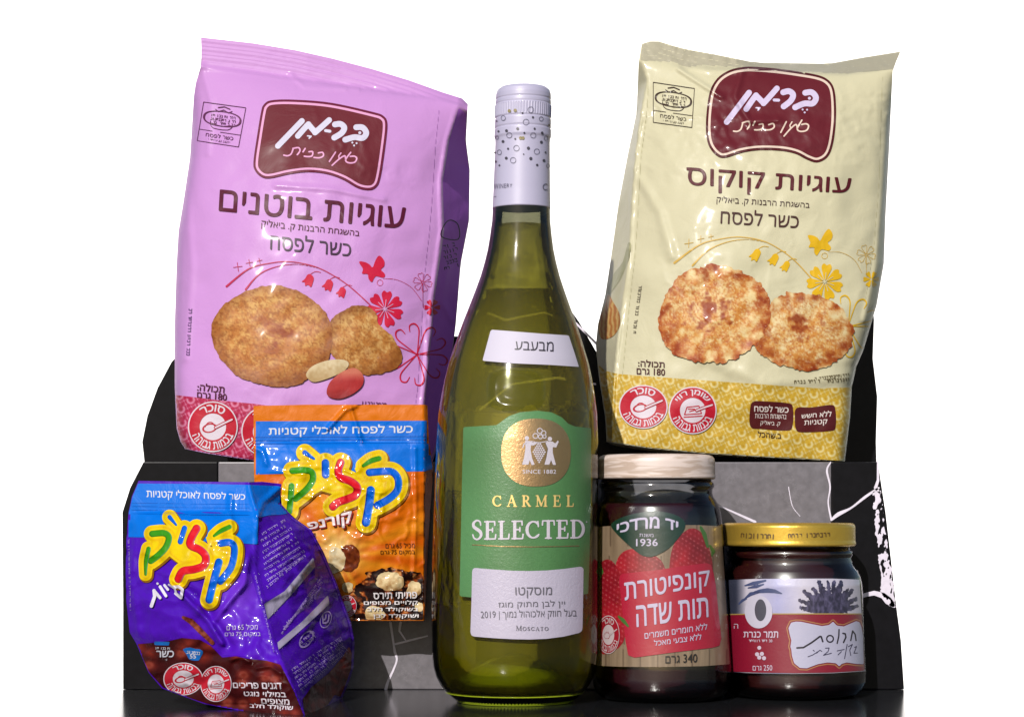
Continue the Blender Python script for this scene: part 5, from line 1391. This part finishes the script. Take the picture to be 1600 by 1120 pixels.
def date_jar():
    dc = 1.078
    yb = HY + CAMZ * F / dc - .3
    axp = lambda y: 1232 + (np.clip(y, 830, 1050) - 830) * .04
    body = [(846, 94), (858, 95), (861, 98.5), (866, 98.5), (870, 96), (880, 98), (890, 105), (900, 109), (912, 111), (1000, 111.5), (1050, 112), (1062, 111.5), (1072, 108), (1080, 102), (yb, 90)]
    S = Turned([(y, r, axp(y)) for y, r in body], dc)
    root = thing('spread_jar', 'squat jar of dark date spread with gold lid at the far right', 'jar', (S.cs[0], dc, 0), 'glass jars with printed labels')
    S.lathe('glass', root, glass_mat('clear_jar_glass_thick', (.93, .96, .95), .09), 846, yb, ymesh=40, caps=(True, False))
    S.lathe('spread', root, mat('dark_date_spread', (58, 18, 18), rough=.3, coat=.4, noise=.4, nscale=90), 856, yb - 5, shrink=.0022, ymesh=20)
    Lp = [(816.5, 96), (817.5, 100.5), (820, 102.5), (823, 103.3), (844, 103.5), (847, 104.3), (850, 104.3), (852.5, 102.5)]
    Ls = Turned([(y, r, 1232) for y, r in Lp], dc)
    GOLDL = mat('gold_lid_lacquer', (196, 162, 66), rough=.32, metal=.7, k=.95, bump=.0004, bscale=60)
    Ls.lathe('lid', root, GOLDL, 816.5, 852.5, ymesh=12)
    decal(Ls, root, 'lid_stamp', dashes((1158, 833), (1212, 835), 6.5, 61) + dashes((1232, 834), (1296, 832), 6, 62), 1, mat('brown_ink', (110, 82, 30), rough=.5))
    w = lambda y, k: float(axp(y) + k * np.interp(y, [p[0] for p in body], [p[1] for p in body]))
    lab = s_poly([(w(906, -.985), 906), (1180, 904), (1240, 903.5), (1300, 903.5), (w(904, .985), 905), (w(980, .985), 980), (w(1049, .985), 1048), (1300, 1051), (1240, 1052), (1180, 1051), (w(1050, -.985), 1049), (w(980, -.985), 980)])
    def sky_and_reflection(x, y):
        c = mixc((222, 216, 234), (186, 186, 230), np.clip(1 - np.abs(x - 1215) / 40, 0, 1))
        c = mixc(c, (60, 64, 84), np.clip((1166 - x) / 16, 0, 1))  # dark reflection at the left, painted into the label colour
        return c * (.96 + .08 * fbm(x, y, 14, 3, 4))[..., None]
    decal(S, root, 'front_label', [fill(lab, 2)], 1, WET_A, sky_and_reflection)
    Z = lambda p: zc(6.957, 1130, 880, p)
    DK = wet((54, 50, 82))
    fr = []
    base = (1180, 530)
    for tx, ty, ww in ((845, 480, 60), (835, 400, 60), (870, 300, 60), (980, 280, 62), (1035, 185, 66), (1140, 205, 40), (1205, 200, 44), (1288, 180, 66), (1345, 290, 60), (1405, 290, 56), (1440, 385, 60), (1455, 460, 60)):
        mx_, my_ = (base[0] + tx) / 2, (base[1] + ty) / 2
        fr.append(s_stroke([(*p, a) for p, a in zip(Z([base, (mx_, my_), (tx, ty)]), (10, ww / 6.957 * 1.35, 4.2))], 5))
    feather = lambda sh: ((lambda x, y: sh[0](x, y) + 5.0 * (fbm(x * 1.2, y, 2.6, 2, 17) - .58)), s_grow(sh, 2)[1])
    skyclip = s_poly([(w(906, -.97), 906), (w(905, .97), 906), (w(958, .975), 958), (w(958, -.975), 958)])
    decal(S, root, 'palm_picture', [fill(s_and(feather(s_union(fr)), skyclip), .9)], 2, WET_A, lambda x, y: mixc((46, 42, 70), (104, 98, 134), np.clip(fbm(x * 1.4, y * .7, 5, 3, 9) * 2.2 - .7, 0, 1)))
    pf = [s_stroke([(*p, a) for p, a in zip(Z(q), ws)], 3) for q, ws in (([(340, 310), (400, 300), (480, 292), (560, 300), (635, 325)], (3, 6, 7.5, 6, 2)), ([(235, 240), (330, 215), (460, 185)], (2, 6, 3)), ([(235, 380), (300, 330), (390, 310)], (2, 6, 3)), ([(170, 440), (210, 400), (250, 380)], (2, 4, 3)), ([(270, 265), (360, 250), (440, 225)], (2, 5, 2)))]
    decal(S, root, 'palm_frond_picture', [fill(s, 1.2) for s in pf[:1] + pf[2:4]] + [fill(s_union([pf[1], pf[4]]), 1.2)], 2, wet((72, 84, 130)))
    red = s_poly([(w(960, -.985), 960), (w(959, .985), 959), (w(1000, .985), 1000), (w(1048, .985), 1047), (1300, 1050), (1240, 1051), (1180, 1050), (w(1049, -.985), 1048), (w(1000, -.985), 1000)])
    decal(S, root, 'red_panel', [fill(red, 2)], 3, wet((150, 18, 50)))
    decal(S, root, 'gold_rule', [fill(s_stroke([(w(960, -.98), 959.5), (1200, 958.5), (w(960, .98), 958.5)], 1.7), 1.4)], 4, wet((190, 160, 90)))
    Q = lambda p: zc(9.333, 1220, 940, p)
    plq = s_poly(Q([(150, 300), (220, 285), (300, 288), (450, 320), (600, 350), (700, 335), (740, 305), (762, 285), (785, 310), (820, 345), (920, 355), (1000, 320), (1100, 278), (1150, 295), (1178, 370), (1205, 520), (1228, 700), (1238, 850), (1200, 905), (1100, 900), (960, 880), (890, 900), (852, 938), (805, 892), (680, 880), (540, 905), (380, 965), (280, 960), (195, 890), (162, 780), (155, 700), (140, 648), (155, 560), (130, 470), (112, 380)]))
    rc = s_poly([(1100, 950), (w(1000, .975), 950), (w(1048, .975), 1049), (1100, 1049)])
    decal(S, root, 'plaque_border', [fill(s_and(s_ring(s_grow(plq, 2.6), 1.7), rc), 1)], 4, wet((190, 130, 84)))
    decal(S, root, 'white_plaque', [fill(s_and(plq, rc), 1.6)], 5, wet((206, 204, 230)))
    hw = [([(235, 668), (330, 662), (450, 590), (572, 500), (590, 505), (612, 575)], 24), ([(850, 400), (845, 500), (822, 602)], 20), ([(905, 455), (940, 462), (950, 510), (915, 588)], 22), ([(1020, 560), (1048, 420), (1085, 470), (1098, 560)], 20)]
    decal(S, root, 'handwritten_lettering', [fill(s_stroke(Q(p), a / 9.333), .8) for p, a in hw] + [fill(s_ring(s_ell(*Q([(718, 535)])[0], 5.2), 2.1), .8)], 6, wet((34, 26, 44)))
    h2 = [[(395, 798), (470, 768), (540, 722)], [(470, 700), (490, 715)], [(520, 745), (570, 700), (600, 720)], [(650, 672), (705, 668), (690, 720), (622, 776), (740, 745)], [(820, 712), (925, 690)], [(885, 720), (835, 770)], [(968, 615), (930, 825)], [(985, 650), (1045, 615), (1005, 700), (1022, 780)], [(1075, 660), (1105, 645), (1085, 700), (1065, 745), (1120, 742)]]
    decal(S, root, 'handwritten_subtitle', [fill(s_stroke(Q(p), 1.25), .7) for p in h2], 6, wet((60, 54, 90)))
    decal(S, root, 'oval_window_print', [fill(s_ell(1185.3, 955.5, 21.5, 25.6), 1.8)], 5, wet((220, 216, 236)))
    decal(S, root, 'oval_centre_print', [fill(s_ell(1188.2, 952.6, 9, 17), 1.4)], 6, wet((84, 84, 98)))
    WL = wet((224, 206, 226))
    Y = lambda p: zc(2.948, 1110, 740, p)
    L = [text2d('תמר כנרת', Z([(222, 740), (598, 735), (595, 805), (222, 800)]), bold=.018), *dashes(Z([(278, 828)])[0], Z([(540, 828)])[0], 3.2, 71), text2d('250 גרם', Y([(195, 880), (285, 880), (285, 905), (195, 905)]), bold=.006),
         fill(s_ell(*Y([(225, 800)])[0], 3), .8), *[fill(s_ell(*Y([p])[0], 3.2), .8) for p in ((215, 830), (237, 828), (225, 845), (247, 848))], fill(s_stroke(Y([(190, 868), (285, 868)]), .8), .8), text2d('ה', Y([(108, 690), (128, 690), (128, 712), (108, 712)]))]
    decal(S, root, 'maker_lettering', L, 5, WL)
    return root

pink_bag(); cream_bag(); orange_bag(); purple_bag(); bottle(); jam_jar(); date_jar()
